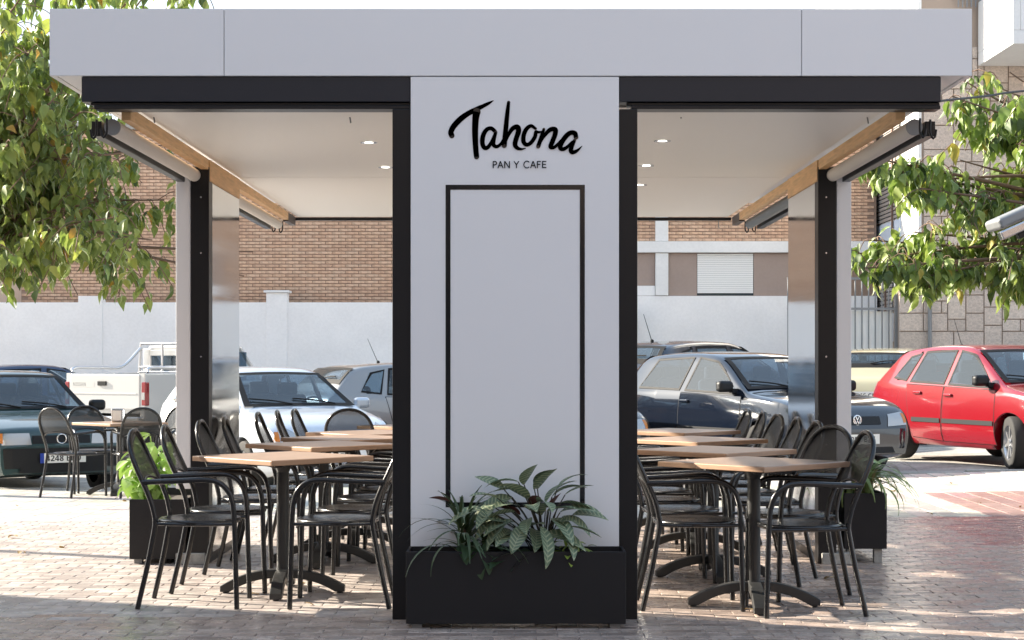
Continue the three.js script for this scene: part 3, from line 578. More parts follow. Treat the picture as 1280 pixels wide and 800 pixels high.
const tCal = tex(256, (u, v) => { // striped leaf: pale feather marks along the side veins
  const s = Math.abs(v - 0.5) * 2, w = (u * 9 + s * 1.1) % 1, stripe = sstep(0.42, 0.6, w) * (1 - sstep(0.75, 0.95, w)) * (1 - sstep(0.72, 0.92, s)), rib = 1 - sstep(0.0, 0.06, s);
  const k = Math.max(stripe * 0.85, rib); return [lerp(0.42, 0.72, k), lerp(0.50, 0.74, k), lerp(0.40, 0.61, k)]; }, 1);
M.calathea = phy(rgb(0.85, 0.85, 0.8), 0.5, { map: tCal, transmission: 0.12, thickness: 0 });
M.calRed = leafMat(0.10, 0.028, 0.02); M.calStalk = leafMat(0.05, 0.045, 0.025);
M.dark = leafMat(0.025, 0.06, 0.016); M.strap = leafMat(0.05, 0.085, 0.03); M.lime = leafMat(0.30, 0.42, 0.06); M.bright = leafMat(0.34, 0.52, 0.11, { transmission: 0.45 }); M.spiky = leafMat(0.20, 0.28, 0.08, { transmission: 0.35 }); M.straw = leafMat(0.30, 0.24, 0.11);
function leaf(parent, geo, mat, p, yaw, pitch, roll = 0, s = 1, name = 'leaf') {
  const m = mesh(name, geo, mat, parent); m.position.copy(p); m.rotation.order = 'YZX'; m.rotation.set(roll, yaw, pitch); m.scale.setScalar(s); return m;
}
{
  const cal = thing('striped_foliage_plant', 'plant with broad striped grey-green leaves in the wide black planter', 'plant', [0.14, 0.31, -8.35]);
  const G = [leafGeo(0.17, 0.082, 0.6), leafGeo(0.2, 0.092, 0.9), leafGeo(0.15, 0.08, 0.35), leafGeo(0.21, 0.075, 1.1)];
  const front = (px, py) => V((px - VX) / FOC * 8.33 - 0.14, EYE - (py + (660 - py) * 0.2 - VY) / FOC * 8.33 - 0.31, 0);
  // leaf base, where it shows, and the way it points
  const L = [[662, 615, 200, 40], [648, 588, 175, 12], [655, 600, 170, 4], [690, 612, 8, 40], [706, 608, 12, 32], [672, 600, 300, 55], [640, 612, 195, -12], [628, 622, 200, -8], [700, 622, -10, 6], [704, 642, -20, -14], [692, 648, -30, -24], [676, 655, -60, -40], [655, 655, 240, -40], [640, 645, 215, -22], [622, 640, 200, -38], [664, 632, 270, 30], [684, 634, 330, 20], [648, 628, 230, 22], [712, 655, -10, -10], [700, 662, 300, -12], [636, 662, 250, -15], [668, 662, 280, -14], [617, 625, 230, -30], [610, 632, 205, 8], [622, 612, 215, 20], [676, 640, 250, 35], [690, 652, 320, 15], [645, 652, 225, 12], [660, 660, 300, 25], [700, 636, 340, 22], [632, 650, 200, 18], [680, 668, 330, 5], [650, 670, 215, 6], [716, 640, 350, 12], [668, 600, 330, 48], [696, 600, 25, 50], [655, 592, 290, 50], [682, 620, 40, 50], [630, 600, 170, 30], [690, 645, 300, -5], [660, 645, 260, -12], [672, 618, 300, 10], [644, 634, 190, -4]];
  L.forEach(([px, py, yaw, pitch], i) => {
    const p = front(px, py); p.z = rr(-0.03, 0.07) + (py > 640 ? 0.04 : 0);
    leaf(cal, G[i % 4], M.calathea, p, yaw * R, pitch * R, rr(-0.5, 0.5), rr(0.85, 1.12));
    mesh('stalk', tube([V(rr(-0.03, 0.05), 0, rr(-0.03, 0.03)), V(p.x * 0.5, p.y * 0.65, p.z * 0.5), p], 0.003, 8, 5), M.calStalk, cal);
  });
  for (const [px, py, yaw, pitch] of [[672, 628, 250, 40], [688, 630, 300, 50], [650, 640, 200, 30], [566, 622, 170, 20]]) leaf(cal, G[2], M.calRed, front(px, py), yaw * R, pitch * R, 0.4, 0.8);
  const dr = thing('dragon_plant', 'spiky strap-leaved plant in the wide black planter beside striped leaves', 'plant', [-0.245, 0.33, -8.345]);
  const S = [leafGeo(0.30, 0.016, 1.5, 0.3, 10, (t) => Math.min(1, (1 - t) * 3)), leafGeo(0.36, 0.017, 2.0, 0.3, 10, (t) => Math.min(1, (1 - t) * 3)), leafGeo(0.24, 0.015, 0.9, 0.3, 8, (t) => Math.min(1, (1 - t) * 3))];
  for (let i = 0; i < 64; i++) leaf(dr, S[i % 3], M.strap, V(rr(-0.025, 0.025), rr(0.0, 0.14), rr(-0.02, 0.02)), rnd() * 6.28, rr(0.3, 1.5), rr(-0.3, 0.3), rr(0.85, 1.25));
  mesh('stem', bar(V(0, -0.03, 0), V(0.005, 0.14, 0), 0.009, 7), M.bark, dr);
  const po = thing('trailing_plant', 'dark glossy heart-leaved plant trailing over the wide black planter rim', 'plant', [-0.04, 0.32, -8.30]);
  const hg = leafGeo(0.10, 0.075, 0.8, 0.2, 7, (t) => Math.pow(1 - t, 0.6) * Math.min(1, t * 7 + 0.3) * 1.05);
  for (let i = 0; i < 34; i++) leaf(po, hg, M.dark, V(rr(-0.22, 0.2), rr(-0.005, 0.16) * (1 - Math.abs(rr(-0.4, 0.4))), rr(-0.06, 0.06)), rr(3.4, 6.2), rr(-0.9, 0.5), rr(-0.4, 0.4), rr(0.7, 1.2));
  const li = thing('lime_plant', 'small yellow-green plant at the end of the wide black planter', 'plant', [0.26, 0.32, -8.31]);
  for (let i = 0; i < 26; i++) leaf(li, hg, M.lime, V(rr(-0.1, 0.1), rr(0.0, 0.1), rr(-0.05, 0.06)), rr(3.2, 6.4), rr(-0.8, 0.6), rr(-0.4, 0.4), rr(0.4, 0.72));

  const br = thing('bright_green_plant', 'sunlit bright green leafy plant in the black box beside the pier', 'plant', [-2.3, 0.36, -11.1]);
  const bg = leafGeo(0.13, 0.065, 0.9, 0.2, 7);
  for (let k = 0; k < 14; k++) {
    const a = rnd() * 6.28, q = rr(0.02, 0.15), top = V(Math.cos(a) * q - 0.07, rr(0.14, 0.46), Math.sin(a) * q * 2);
    mesh('stem', tube([V(0, -0.02, top.z * 0.4), V(top.x * 0.5, top.y * 0.6, top.z * 0.7), top], 0.004, 8, 5), M.bright, br);
    for (let i = 0; i < 13; i++) { const f = rr(0.3, 1.05); leaf(br, bg, M.bright, V(top.x * f, top.y * f, top.z * f), rnd() * 6.28, rr(-0.9, 0.5), rr(-0.5, 0.5), rr(0.7, 1.25)); }
  }
  const sp = thing('spiky_grass_plant', 'arching strap-leaved plant with dry tips in the raised black box', 'plant', [2.2, 0.39, -11.15]);
  const sg = [leafGeo(0.42, 0.022, 2.2, 0.3, 12, (t) => Math.min(1, (1 - t) * 3)), leafGeo(0.34, 0.02, 1.6, 0.3, 10, (t) => Math.min(1, (1 - t) * 3)), leafGeo(0.38, 0.02, 2.8, 0.3, 12, (t) => Math.min(1, (1 - t) * 3))];
  for (let i = 0; i < 170; i++) leaf(sp, sg[i % 3], i % 5 === 0 ? M.straw : M.spiky, V(rr(-0.07, 0.07), rr(0.0, 0.08), rr(-0.14, 0.18)), rnd() * 6.28, rr(0.9, 1.55), rr(-0.4, 0.4), rr(0.8, 1.3));
  for (const [yaw, y, s] of [[2.6, 0.27, 1.5], [5.9, 0.24, 1.2], [4.4, 0.2, 1.3]]) leaf(sp, bg, M.bright, V(0.0, y, 0.05), yaw, 0.25, 0.2, s);
}

{
  // a few dropped leaves on the pavement
  const lg = leafGeo(0.075, 0.04, 0.9, 0.3, 5), n = 70, im = shadows(new THREE.InstancedMesh(lg, leafMat(0.30, 0.20, 0.07), n)), m4 = new THREE.Matrix4(), q = new THREE.Quaternion(), e = new THREE.Euler();
  for (let i = 0; i < n; i++) { const z = -rr(8.2, 18.5), x = (rnd() < 0.5 ? -1 : 1) * rr(0.9, 4.6); m4.compose(V(x, gY(x, z) + 0.012, z), q.setFromEuler(e.set(rr(-0.2, 0.2), rnd() * 6.28, rr(-0.1, 0.3))), V(1, 1, 1).multiplyScalar(rr(0.6, 1.3))); im.setMatrixAt(i, m4); }
  im.name = 'leaf_litter'; im.userData = { kind: 'stuff', label: 'dry brown leaves scattered over the pavement', category: 'leaves' }; scene.add(im);
}
// ---------------------------------------------------------------- trees
const lance = (t) => Math.pow(Math.sin(Math.PI * Math.pow(t, 0.72)), 1.15) * (1 - 0.25 * t) * 1.12;
function tree(name, label, base, fork, limbs, opts) {
  const t = thing(name, label, 'tree', base, 0, 'street trees');
  mesh('trunk', tube([V(0, -0.1, 0), V(fork[0] * 0.3, fork[1] * 0.4, fork[2] * 0.3), V(...fork)], opts.r, 16, 12), M.bark, t);
  const mats = opts.mats, shapes = [leafGeo(0.15, 0.074, 0.8, 0.25, 7, lance, 0.14), leafGeo(0.185, 0.086, 1.3, 0.18, 7, lance, 0.22), leafGeo(0.12, 0.062, 0.5, 0.35, 6, lance, 0.12)];
  const leaves = [];
  for (const [tip, n, spread, from = 0.3] of limbs) {
    const a = V(...fork), b = V(...tip), mid = a.clone().lerp(b, 0.5).add(V(rr(-0.2, 0.2), rr(0.05, 0.4), rr(-0.2, 0.2)));
    const c = new THREE.CatmullRomCurve3([a, mid, b]);
    const L = a.distanceTo(b);
    const limb = mesh('limb', (() => { const g = new THREE.TubeGeometry(c, 20, 1, 7), p = g.attributes.position; for (let i = 0; i <= 20; i++) { const o = c.getPointAt(i / 20), rad = lerp(Math.min(0.04, 0.011 * L), 0.006, i / 20); for (let k = 0; k <= 7; k++) { const q = i * 8 + k; p.setXYZ(q, o.x + (p.getX(q) - o.x) * rad, o.y + (p.getY(q) - o.y) * rad, o.z + (p.getZ(q) - o.z) * rad); } } return g; })(), M.bark, t);
    const twigs = [];
    for (let k = 0; k < n; k++) {
      const u = rr(from, 1), o = c.getPointAt(u), dir = V(rr(-1, 1), rr(-0.9, 0.5), rr(-1, 1)).normalize().multiplyScalar(rr(0.25, 1) * spread), e = o.clone().add(dir);
      twigs.push(tube([o, o.clone().lerp(e, 0.5).add(V(0, 0.05, 0)), e.clone().add(V(0, -0.06, 0))], 0.0045, 6, 4));
      const cnt = Math.round(lerp(8, 13, rnd()));
      for (let i = 0; i < cnt; i++) { const f = 0.15 + 0.88 * i / cnt, p = o.clone().lerp(e, f).add(V(rr(-0.05, 0.05), rr(-0.09, 0.03), rr(-0.05, 0.05))); leaves.push({ p, yaw: rnd() * 6.28, pitch: rr(-1.55, -0.35), roll: rr(-0.7, 0.7), s: rr(0.65, 1.2), k: Math.floor(rnd() * 3), m: rnd() }); }
    }
    mesh('twigs', twigs, M.bark, limb).userData.kind = 'stuff';
  }
  const inView = (q) => { const p = V(q.p.x + base[0], q.p.y + base[1], q.p.z + base[2]), d = -p.z, px = VX + p.x / d * FOC, py = VY - (p.y - EYE) / d * FOC; if (!(px > 0 && px < 1280 && py > 0 && py < 420)) return false; if (px > 62 && px < 1215 && py < 95) return false; return (px < 215 || px > 1070 || (px > 300 && px < 345 && py > 275)); };
  const vis = leaves.filter(inView).sort((a, b) => b.p.z - a.p.z).slice(0, 300), set = new Set(vis);
  const mi = (m) => { let s = 0; for (let i = 0; i < mats.length; i++) { s += mats[i][1]; if (m < s) return i; } return 0; };
  for (const l of vis) leaf(t, shapes[l.k], mats[mi(l.m)][0], l.p, l.yaw, l.pitch, l.roll, l.s);
  const rest = leaves.filter((l) => !set.has(l)), m4 = new THREE.Matrix4(), e = new THREE.Euler(0, 0, 0, 'YZX'), qn = new THREE.Quaternion();
  for (let k = 0; k < 3; k++) for (let i = 0; i < mats.length; i++) {
    const l = rest.filter((q) => q.k === k && mi(q.m) === i); if (!l.length) continue;
    const im = shadows(new THREE.InstancedMesh(shapes[k], mats[i][0], l.length)); im.name = 'crown'; im.userData.kind = 'stuff';
    l.forEach((q, j) => im.setMatrixAt(j, m4.compose(q.p, qn.setFromEuler(e.set(q.roll, q.yaw, q.pitch)), V(q.s, q.s, q.s)))); t.add(im);
  }
  return t;
}
{
  const T = (r, g, b, tr = 0.42) => phy(rgb(r, g, b), 0.7, { transmission: tr, thickness: 0 });
  const m1 = [[T(0.20, 0.28, 0.055, 0.6), 0.36], [T(0.29, 0.37, 0.08, 0.6), 0.35], [T(0.10, 0.155, 0.04), 0.15], [T(0.38, 0.43, 0.08, 0.6), 0.12], [T(0.5, 0.30, 0.05), 0.02]];
  const rel = (px, py, d, base) => { const p = at(px, py, d); return [p.x - base[0], p.y - base[1], p.z - base[2]]; };
  const B1 = [-6.6, gY(-6.6, -18.3), -18.3];
  const L1 = [[-40, 40], [40, 60], [95, 20], [20, 150], [100, 140], [160, 190], [205, 250], [60, 230], [130, 250], [190, 300], [25, 290], [100, 300], [160, 325], [-20, 310], [-30, 200], [90, 200], [45, 180], [150, 270], [210, 180], [40, -30], [110, -40], [180, -20], [-60, 100], [200, -30], [260, -40], [20, 20], [70, 90], [120, 70], [0, 110], [60, 130], [130, 190], [-10, 60], [30, -10], [10, 180], [55, 45]].map(([px, py], i) => [rel(px, py, [16.2, 15.6, 16.9, 17.4][i % 4], B1), 36, 0.62]);
  L1.push([rel(316, 315, 16.4, B1), 4, 0.3], [rel(305, 345, 16.6, B1), 3, 0.22]);
  for (let i = 0; i < 14; i++) { const a = rnd() * 6.28; L1.push([[Math.cos(a) * rr(0.8, 2.2) - 0.8, rr(2.6, 5.4), Math.sin(a) * rr(0.5, 1.6)], 16, 0.8]); }
  tree('mulberry_tree', 'dense street tree with hanging green leaves over the pickup and green car', B1, [0.15, 2.3, 0.05], L1, { r: 0.13, mats: m1 });
  const m2 = [[T(0.21, 0.31, 0.06, 0.55), 0.42], [T(0.32, 0.41, 0.09, 0.55), 0.34], [T(0.08, 0.13, 0.035, 0.4), 0.20], [T(0.42, 0.36, 0.06), 0.06]];
  const B2 = [6.6, 0, -15.2];
  const L2 = [[1082, 195], [1105, 212], [1085, 300], [1080, 335], [1110, 320], [1125, 345], [1160, 345], [1135, 225], [1195, 95], [1262, 90], [1190, 120], [1230, 150], [1250, 110], [1200, 200], [1240, 230], [1270, 180], [1180, 250], [1220, 290], [1260, 310], [1200, 340], [1270, 350], [1150, 235], [1290, 260], [1300, 130], [1230, 330], [1140, 290]].map(([px, py], i) => [rel(px, py, [14.8, 15.3, 15.6][i % 3], B2), i < 8 ? 13 : 25, i < 8 ? 0.3 : 0.5, i < 8 ? 0.8 : 0.3]);
  for (let i = 0; i < 12; i++) { const a = rnd() * 6.28; L2.push([[Math.cos(a) * rr(0.6, 2), rr(2.6, 4.6), Math.sin(a) * rr(0.5, 1.6)], 14, 0.8]); }
  tree('mulberry_tree', 'airy street tree with glossy sunlit leaves before the stone apartment block', B2, [-0.2, 2.0, 0], L2, { r: 0.12, mats: m2 });
}
// ---------------------------------------------------------------- parked cars
const CM = {
  glass: phy(rgb(0.40, 0.50, 0.58), 0.02, { transmission: 0.94, thickness: 0, ior: 1.5, specularIntensity: 1 }),
  rubber: phy(rgb(0.007, 0.007, 0.008), 0.7, { specularIntensity: 0.5 }), trim: phy(rgb(0.010, 0.011, 0.013), 0.5, { specularIntensity: 0.6 }), seat: std(rgb(0.045, 0.047, 0.055), 0.9), tyre: std(rgb(0.022, 0.022, 0.022), 0.85),
  rim: std(rgb(0.55, 0.56, 0.58), 0.32, { metalness: 0.9 }), chrome: std(rgb(0.75, 0.75, 0.76), 0.12, { metalness: 1 }),
  lampGlass: phy(rgb(0.42, 0.41, 0.40), 0.22, { metalness: 0.6, clearcoat: 1, clearcoatRoughness: 0.03 }), amber: phy(rgb(0.6, 0.2, 0.03), 0.15), tail: phy(rgb(0.22, 0.008, 0.012), 0.12, { clearcoat: 1 }), plate: std(rgb(0.75, 0.75, 0.72), 0.5), plateBlue: std(rgb(0.03, 0.08, 0.35), 0.5),
};
const paint = (r, g, b, metal = 0.25, rough = 0.32) => phy(rgb(r, g, b), rough, { metalness: metal, clearcoat: 1, clearcoatRoughness: 0.04 });
const plateTex = new Map();
function plateMat(text) {
  if (!plateTex.has(text)) {
    const c = document.createElement('canvas'); c.width = 512; c.height = 112; const x = c.getContext('2d');
    x.fillStyle = '#e8e8e2'; x.fillRect(0, 0, 512, 112); x.fillStyle = '#1c3c9c'; x.fillRect(0, 0, 44, 112); x.fillStyle = '#15151a'; x.font = 'bold 92px sans-serif'; x.textBaseline = 'middle'; x.fillText(text, 62, 60, 436);
    const t = new THREE.CanvasTexture(c); t.colorSpace = THREE.SRGBColorSpace; plateTex.set(text, std(rgb(1, 1, 1), 0.5, { map: t }));
  }
  return plateTex.get(text);
}
const spline = (pts) => { // monotone piecewise cubic through [x, y]
  const n = pts.length, m = []; for (let i = 0; i < n; i++) { const a = pts[Math.max(0, i - 1)], b = pts[Math.min(n - 1, i + 1)]; m.push((b[1] - a[1]) / Math.max(1e-6, b[0] - a[0])); }
  for (let i = 0; i < n - 1; i++) { const s = (pts[i + 1][1] - pts[i][1]) / (pts[i + 1][0] - pts[i][0]); for (const k of [i, i + 1]) if (Math.abs(m[k]) > 2.2 * Math.abs(s)) m[k] = Math.sign(m[k]) * 2.2 * Math.abs(s); }
  return (x) => { if (x <= pts[0][0]) return pts[0][1]; if (x >= pts[n - 1][0]) return pts[n - 1][1]; let i = 0; while (pts[i + 1][0] < x) i++; const [x0, y0] = pts[i], [x1, y1] = pts[i + 1], h = x1 - x0, t = (x - x0) / h, t2 = t * t, t3 = t2 * t; return (2 * t3 - 3 * t2 + 1) * y0 + (t3 - 2 * t2 + t) * h * m[i] + (-2 * t3 + 3 * t2) * y1 + (t3 - t2) * h * m[i + 1]; };
};
const wheelGeo = (() => {
  const prof = (l) => l.map((q) => new THREE.Vector2(...q));
  const tyre = new THREE.LatheGeometry(prof([[0.2, -0.09], [0.285, -0.095], [0.303, -0.07], [0.308, 0], [0.303, 0.07], [0.285, 0.095], [0.2, 0.09]]), 30); tyre.rotateX(Math.PI / 2);
  const rimP = [new THREE.LatheGeometry(prof([[0.203, 0.088], [0.19, 0.06], [0.185, 0.0]]), 30).rotateX(Math.PI / 2), new THREE.CylinderGeometry(0.045, 0.05, 0.05, 14).rotateX(Math.PI / 2).translate(0, 0, 0.06)];
  for (let i = 0; i < 7; i++) { const b = new THREE.BoxGeometry(0.035, 0.17, 0.022).translate(0, 0.115, 0.062); b.rotateZ(i * 2 * Math.PI / 7); rimP.push(b); }
  const back = new THREE.CircleGeometry(0.19, 24).translate(0, 0, 0.015);
  return { tyre, rim: merge(rimP), back };
})();
function wheel(parent, x, y, z, side, steer = 0, scale = 1) {
  const w = new THREE.Group(); w.name = 'wheel'; parent.add(w); w.position.set(x, y, z); w.rotation.y = (side < 0 ? Math.PI : 0) + steer; w.scale.setScalar(scale);
  mesh('tyre', wheelGeo.tyre, CM.tyre, w); mesh('rim', wheelGeo.rim, CM.rim, w); mesh('brake_disc', wheelGeo.back, CM.trim, w);
}
const TYPES = {
  hatch: { L: 1.98, w: 0.83, top: [[-1.98, 0.60], [-1.96, 0.78], [-1.92, 0.93], [-1.80, 1.03], [-1.62, 1.22], [-1.46, 1.35], [-1.25, 1.405], [-0.6, 1.445], [-0.1, 1.44], [0.22, 1.375], [0.98, 0.985], [1.12, 0.945], [1.5, 0.875], [1.78, 0.79], [1.92, 0.69], [1.98, 0.56]], belt: [[-2, 0.98], [-1, 0.955], [0.9, 0.905], [2, 0.8]], wf: 1.22, wr: -1.24, ws: [0.22, 0.98], rw: [-1.70, -1.42],
    win: [[[-0.10, 0.955], [0.86, 0.925], [0.24, 1.325], [-0.08, 1.375]], [[-0.98, 0.985], [-0.20, 0.96], [-0.18, 1.378], [-0.86, 1.36]], [[-1.40, 1.03], [-1.08, 0.995], [-0.94, 1.345], [-1.18, 1.30]]], doors: [[[-0.16, 0.27], [0.93, 0.27], [0.93, 0.90], [-0.14, 0.93]], [[-0.85, 0.30], [-0.19, 0.27], [-0.17, 0.93], [-1.02, 0.95]]] },
  hatch3: { L: 1.99, w: 0.84, top: [[-1.99, 0.58], [-1.97, 0.80], [-1.92, 0.96], [-1.80, 1.06], [-1.62, 1.25], [-1.44, 1.37], [-1.2, 1.41], [-0.6, 1.43], [-0.15, 1.42], [0.2, 1.36], [0.90, 0.99], [1.04, 0.95], [1.5, 0.89], [1.80, 0.81], [1.93, 0.70], [1.99, 0.55]], belt: [[-2, 0.97], [-1, 0.95], [0.9, 0.92], [2, 0.82]], wf: 1.24, wr: -1.26, ws: [0.2, 0.9], rw: [-1.70, -1.40],
    win: [[[-0.30, 0.965], [0.80, 0.935], [0.20, 1.315], [-0.22, 1.365]], [[-1.34, 0.985], [-0.42, 0.97], [-0.34, 1.365], [-1.12, 1.34]]], doors: [[[-0.36, 0.27], [0.90, 0.27], [0.90, 0.91], [-0.36, 0.94]]] },
  box: { L: 2.05, w: 0.83, top: [[-2.05, 0.55], [-2.04, 0.80], [-2.0, 0.96], [-1.72, 1.02], [-1.45, 1.15], [-1.15, 1.33], [-0.9, 1.385], [-0.4, 1.41], [-0.05, 1.40], [0.18, 1.355], [0.88, 0.955], [1.02, 0.925], [1.5, 0.875], [1.9, 0.80], [2.0, 0.75], [2.05, 0.58]], belt: [[-2, 0.94], [-1, 0.925], [0.9, 0.89], [2, 0.8]], wf: 1.26, wr: -1.3, ws: [0.18, 0.88], rw: [-1.68, -1.12],
    win: [[[-0.15, 0.935], [0.78, 0.91], [0.16, 1.305], [-0.12, 1.345]], [[-0.98, 0.955], [-0.25, 0.94], [-0.22, 1.345], [-0.8, 1.32]]], doors: [[[-0.2, 0.27], [0.9, 0.27], [0.9, 0.88], [-0.2, 0.91]], [[-0.9, 0.3], [-0.23, 0.27], [-0.23, 0.91], [-1.0, 0.93]]] },
};
const ray = new THREE.Raycaster();
function car(name, label, type, mat, x, z, heading, o = {}) {
  const T = TYPES[type], t = thing(name, label, 'car', [x, roadY(x, z), z], heading, 'cars parked beyond the kiosk');
  if (o.scale) t.scale.setScalar(o.scale);
  const top = spline(T.top), belt0 = spline(T.belt), L = T.L, SILL = 0.21, RA = 0.345;
  const plan = (u) => T.w * (1 - 0.17 * Math.pow(clamp((u - 0.9) / (L - 0.9)), 3.0) - 0.11 * Math.pow(clamp((-u - 1.0) / (L - 1.0)), 3.0));
  const belt = (u) => Math.min(belt0(u), top(u) - 0.02);
  const side = (u, y) => plan(u) * (1 - 0.10 * Math.pow(clamp((0.45 - y) / 0.25), 2) - 0.05 * Math.pow(clamp((y - 0.6) / 0.36), 2));
  const sill = (u) => { let s = SILL + 0.06 * sstep(L - 0.35, L, Math.abs(u)); for (const c of [T.wf, T.wr]) { const d = u - c; if (Math.abs(d) < RA) s = Math.max(s, 0.30 + Math.sqrt(RA * RA - d * d)); } return s; };
  const rwid = (u) => { const wb = side(u, belt(u)) * 0.985, hgt = top(u) - belt(u); return wb - 0.40 * Math.max(0, hgt - 0.05) - 0.02; };
  const sect = (u) => {
    const ys = Math.min(sill(u), belt(u) - 0.05), yb = belt(u), yt = top(u), k = clamp((yt - yb) / 0.3), rw = rwid(u), wb = side(u, yb) * 0.985, P = [[0, ys + 0.02], [side(u, ys) * 0.86, ys + 0.01], [side(u, ys) * 0.985, ys]];
    for (const f of [0.04, 0.12, 0.25, 0.42, 0.6, 0.78, 0.92]) { const y = lerp(ys, yb, f); P.push([side(u, y), y]); }
    P.push([wb, yb]);
    const ye = yt - 0.055 * k - 0.012;
    for (const f of [0.1, 0.25, 0.4, 0.55, 0.7, 0.85, 1]) P.push([lerp(wb, rw, f), lerp(yb, ye, f)]);
    P.push([rw - 0.02, yt - 0.03 * k - 0.008], [rw - 0.06, yt - 0.014 * k - 0.005]);
    for (const f of [0.75, 0.5, 0.25, 0]) P.push([(rw - 0.06) * f, yt - 0.012 * k * f * f * 0.8 + 0.006 * (1 - f * f)]);
    return P;
  };
  const us = []; for (let u = -L; u < L; ) { us.push(u); const nearArch = [T.wf, T.wr].some((c) => Math.abs(Math.abs(u - c) - RA) < 0.06), nearEnd = L - Math.abs(u) < 0.14; u += nearArch || nearEnd ? 0.012 : 0.025; } us.push(L);
  const S = us.map(sect), K = S[0].length;
  const inQuad = (q, a, b, shr) => { const cx = (q[0][0] + q[1][0] + q[2][0] + q[3][0]) / 4, cy = (q[0][1] + q[1][1] + q[2][1] + q[3][1]) / 4; let ok = true; for (let i = 0; i < 4; i++) { const [x0, y0] = q[i], [x1, y1] = q[(i + 1) % 4], dx = x1 - x0, dy = y1 - y0, l = Math.hypot(dx, dy), s = ((a - x0) * dy - (b - y0) * dx) / l, sc = ((cx - x0) * dy - (cy - y0) * dx) / l; if (s * Math.sign(sc) < shr) ok = false; } return ok; };
  const build = (holes) => {
    const pos = [], idx = [];
    for (const sgn of [1, -1]) for (let i = 0; i < us.length; i++) for (let j = 0; j < K; j++) pos.push(us[i], S[i][j][1], sgn * S[i][j][0]);
    const off = us.length * K;
    for (const sgn of [0, 1]) for (let i = 0; i < us.length - 1; i++) for (let j = 0; j < K - 1; j++) {
      if (holes) {
        const cu = (us[i] + us[i + 1]) / 2, cy = (S[i][j][1] + S[i + 1][j + 1][1] + S[i + 1][j][1] + S[i][j + 1][1]) / 4, cz = (S[i][j][0] + S[i + 1][j + 1][0]) / 2;
        if (j >= 10 && j < 17 && T.win.some((q) => inQuad(q, cu, cy, 0.006))) continue;
        if (j >= 18 && cu > T.ws[0] + 0.06 && cu < T.ws[1] - 0.06 && cz < rwid(cu) - 0.075) continue;
        if (j >= 18 && cu > T.rw[0] + 0.04 && cu < T.rw[1] - 0.04 && cz < rwid(cu) - 0.09) continue;
      }
      const a = sgn * off + i * K + j, b = a + K; sgn ? idx.push(a, a + 1, b, b, a + 1, b + 1) : idx.push(a, b, a + 1, b, b + 1, a + 1);
    }
    for (const i of [0, us.length - 1]) for (let j = 0; j < K - 1; j++) { const a = i * K + j, b = off + a; idx.push(a, a + 1, b, b, a + 1, b + 1); }
    const g = new THREE.BufferGeometry(); g.setAttribute('position', new THREE.Float32BufferAttribute(pos, 3)); g.setIndex(idx); return g;
  };
  const solid = new THREE.Mesh(build(false), new THREE.MeshBasicMaterial({ side: THREE.DoubleSide })); solid.updateMatrixWorld();
  let bg = build(true); bg.setAttribute('uv', new THREE.Float32BufferAttribute(new Float32Array(bg.attributes.position.count * 2), 2)); bg = toCreasedNormals(bg, 0.75);
  const body = mesh('body', bg, mat, t);
  // surface points: sides analytically, ends and top by casting a ray on the closed shell
  const sideZ = (u, y) => { if (y <= belt(u)) return side(u, y); const ye = top(u) - 0.055 * clamp((top(u) - belt(u)) / 0.3) - 0.012; return lerp(side(u, belt(u)) * 0.985, rwid(u), clamp((y - belt(u)) / Math.max(0.01, ye - belt(u)))); };
  const grid = (n, m, f) => { const pos = [], idx = [], uv = []; for (let i = 0; i <= n; i++) for (let j = 0; j <= m; j++) { pos.push(...f(i / n, j / m)); uv.push(i / n, j / m); } for (let i = 0; i < n; i++) for (let j = 0; j < m; j++) { const a = i * (m + 1) + j, b = a + m + 1; idx.push(a, b, a + 1, b, b + 1, a + 1); } const g = new THREE.BufferGeometry(); g.setAttribute('position', new THREE.Float32BufferAttribute(pos, 3)); g.setAttribute('uv', new THREE.Float32BufferAttribute(uv, 2)); g.setIndex(idx); g.computeVertexNormals(); return g; };
  const bil = (q, s, v) => [lerp(lerp(q[0][0], q[1][0], s), lerp(q[3][0], q[2][0], s), v), lerp(lerp(q[0][1], q[1][1], s), lerp(q[3][1], q[2][1], s), v)];
  const inset = (q, d) => { const cx = q.reduce((a, p) => a + p[0], 0) / 4, cy = q.reduce((a, p) => a + p[1], 0) / 4; return q.map(([a, b]) => [a + Math.sign(cx - a) * d * 1.1, b + Math.sign(cy - b) * d]); };
  const sidePatch = (q, sgn, off, n = 10, m = 6) => grid(n, m, (s, v) => { const [u, y] = bil(q, s, v); return [u, y, sgn * (sideZ(u, y) + off)]; });
  const ringPatch = (q, r, sgn, off) => merge([0, 1, 2, 3].map((i) => { const j = (i + 1) % 4; return sidePatch([q[i], q[j], r[j], r[i]], sgn, off, 10, 1); }));
  const hit = (ox, oy, oz, dx, dy, dz) => { ray.set(V(ox, oy, oz), V(dx, dy, dz)); const h = ray.intersectObject(solid)[0]; return h ? h.point : null; };
  const endPatch = (dir, q, off, n = 6, m = 4) => grid(n, m, (s, v) => { const [zz, y] = bil(q, s, v), p = hit(dir * 4, y, zz, -dir, 0, 0); return p ? [p.x + dir * off, y, zz] : [dir * (L - 0.3), y, zz]; });
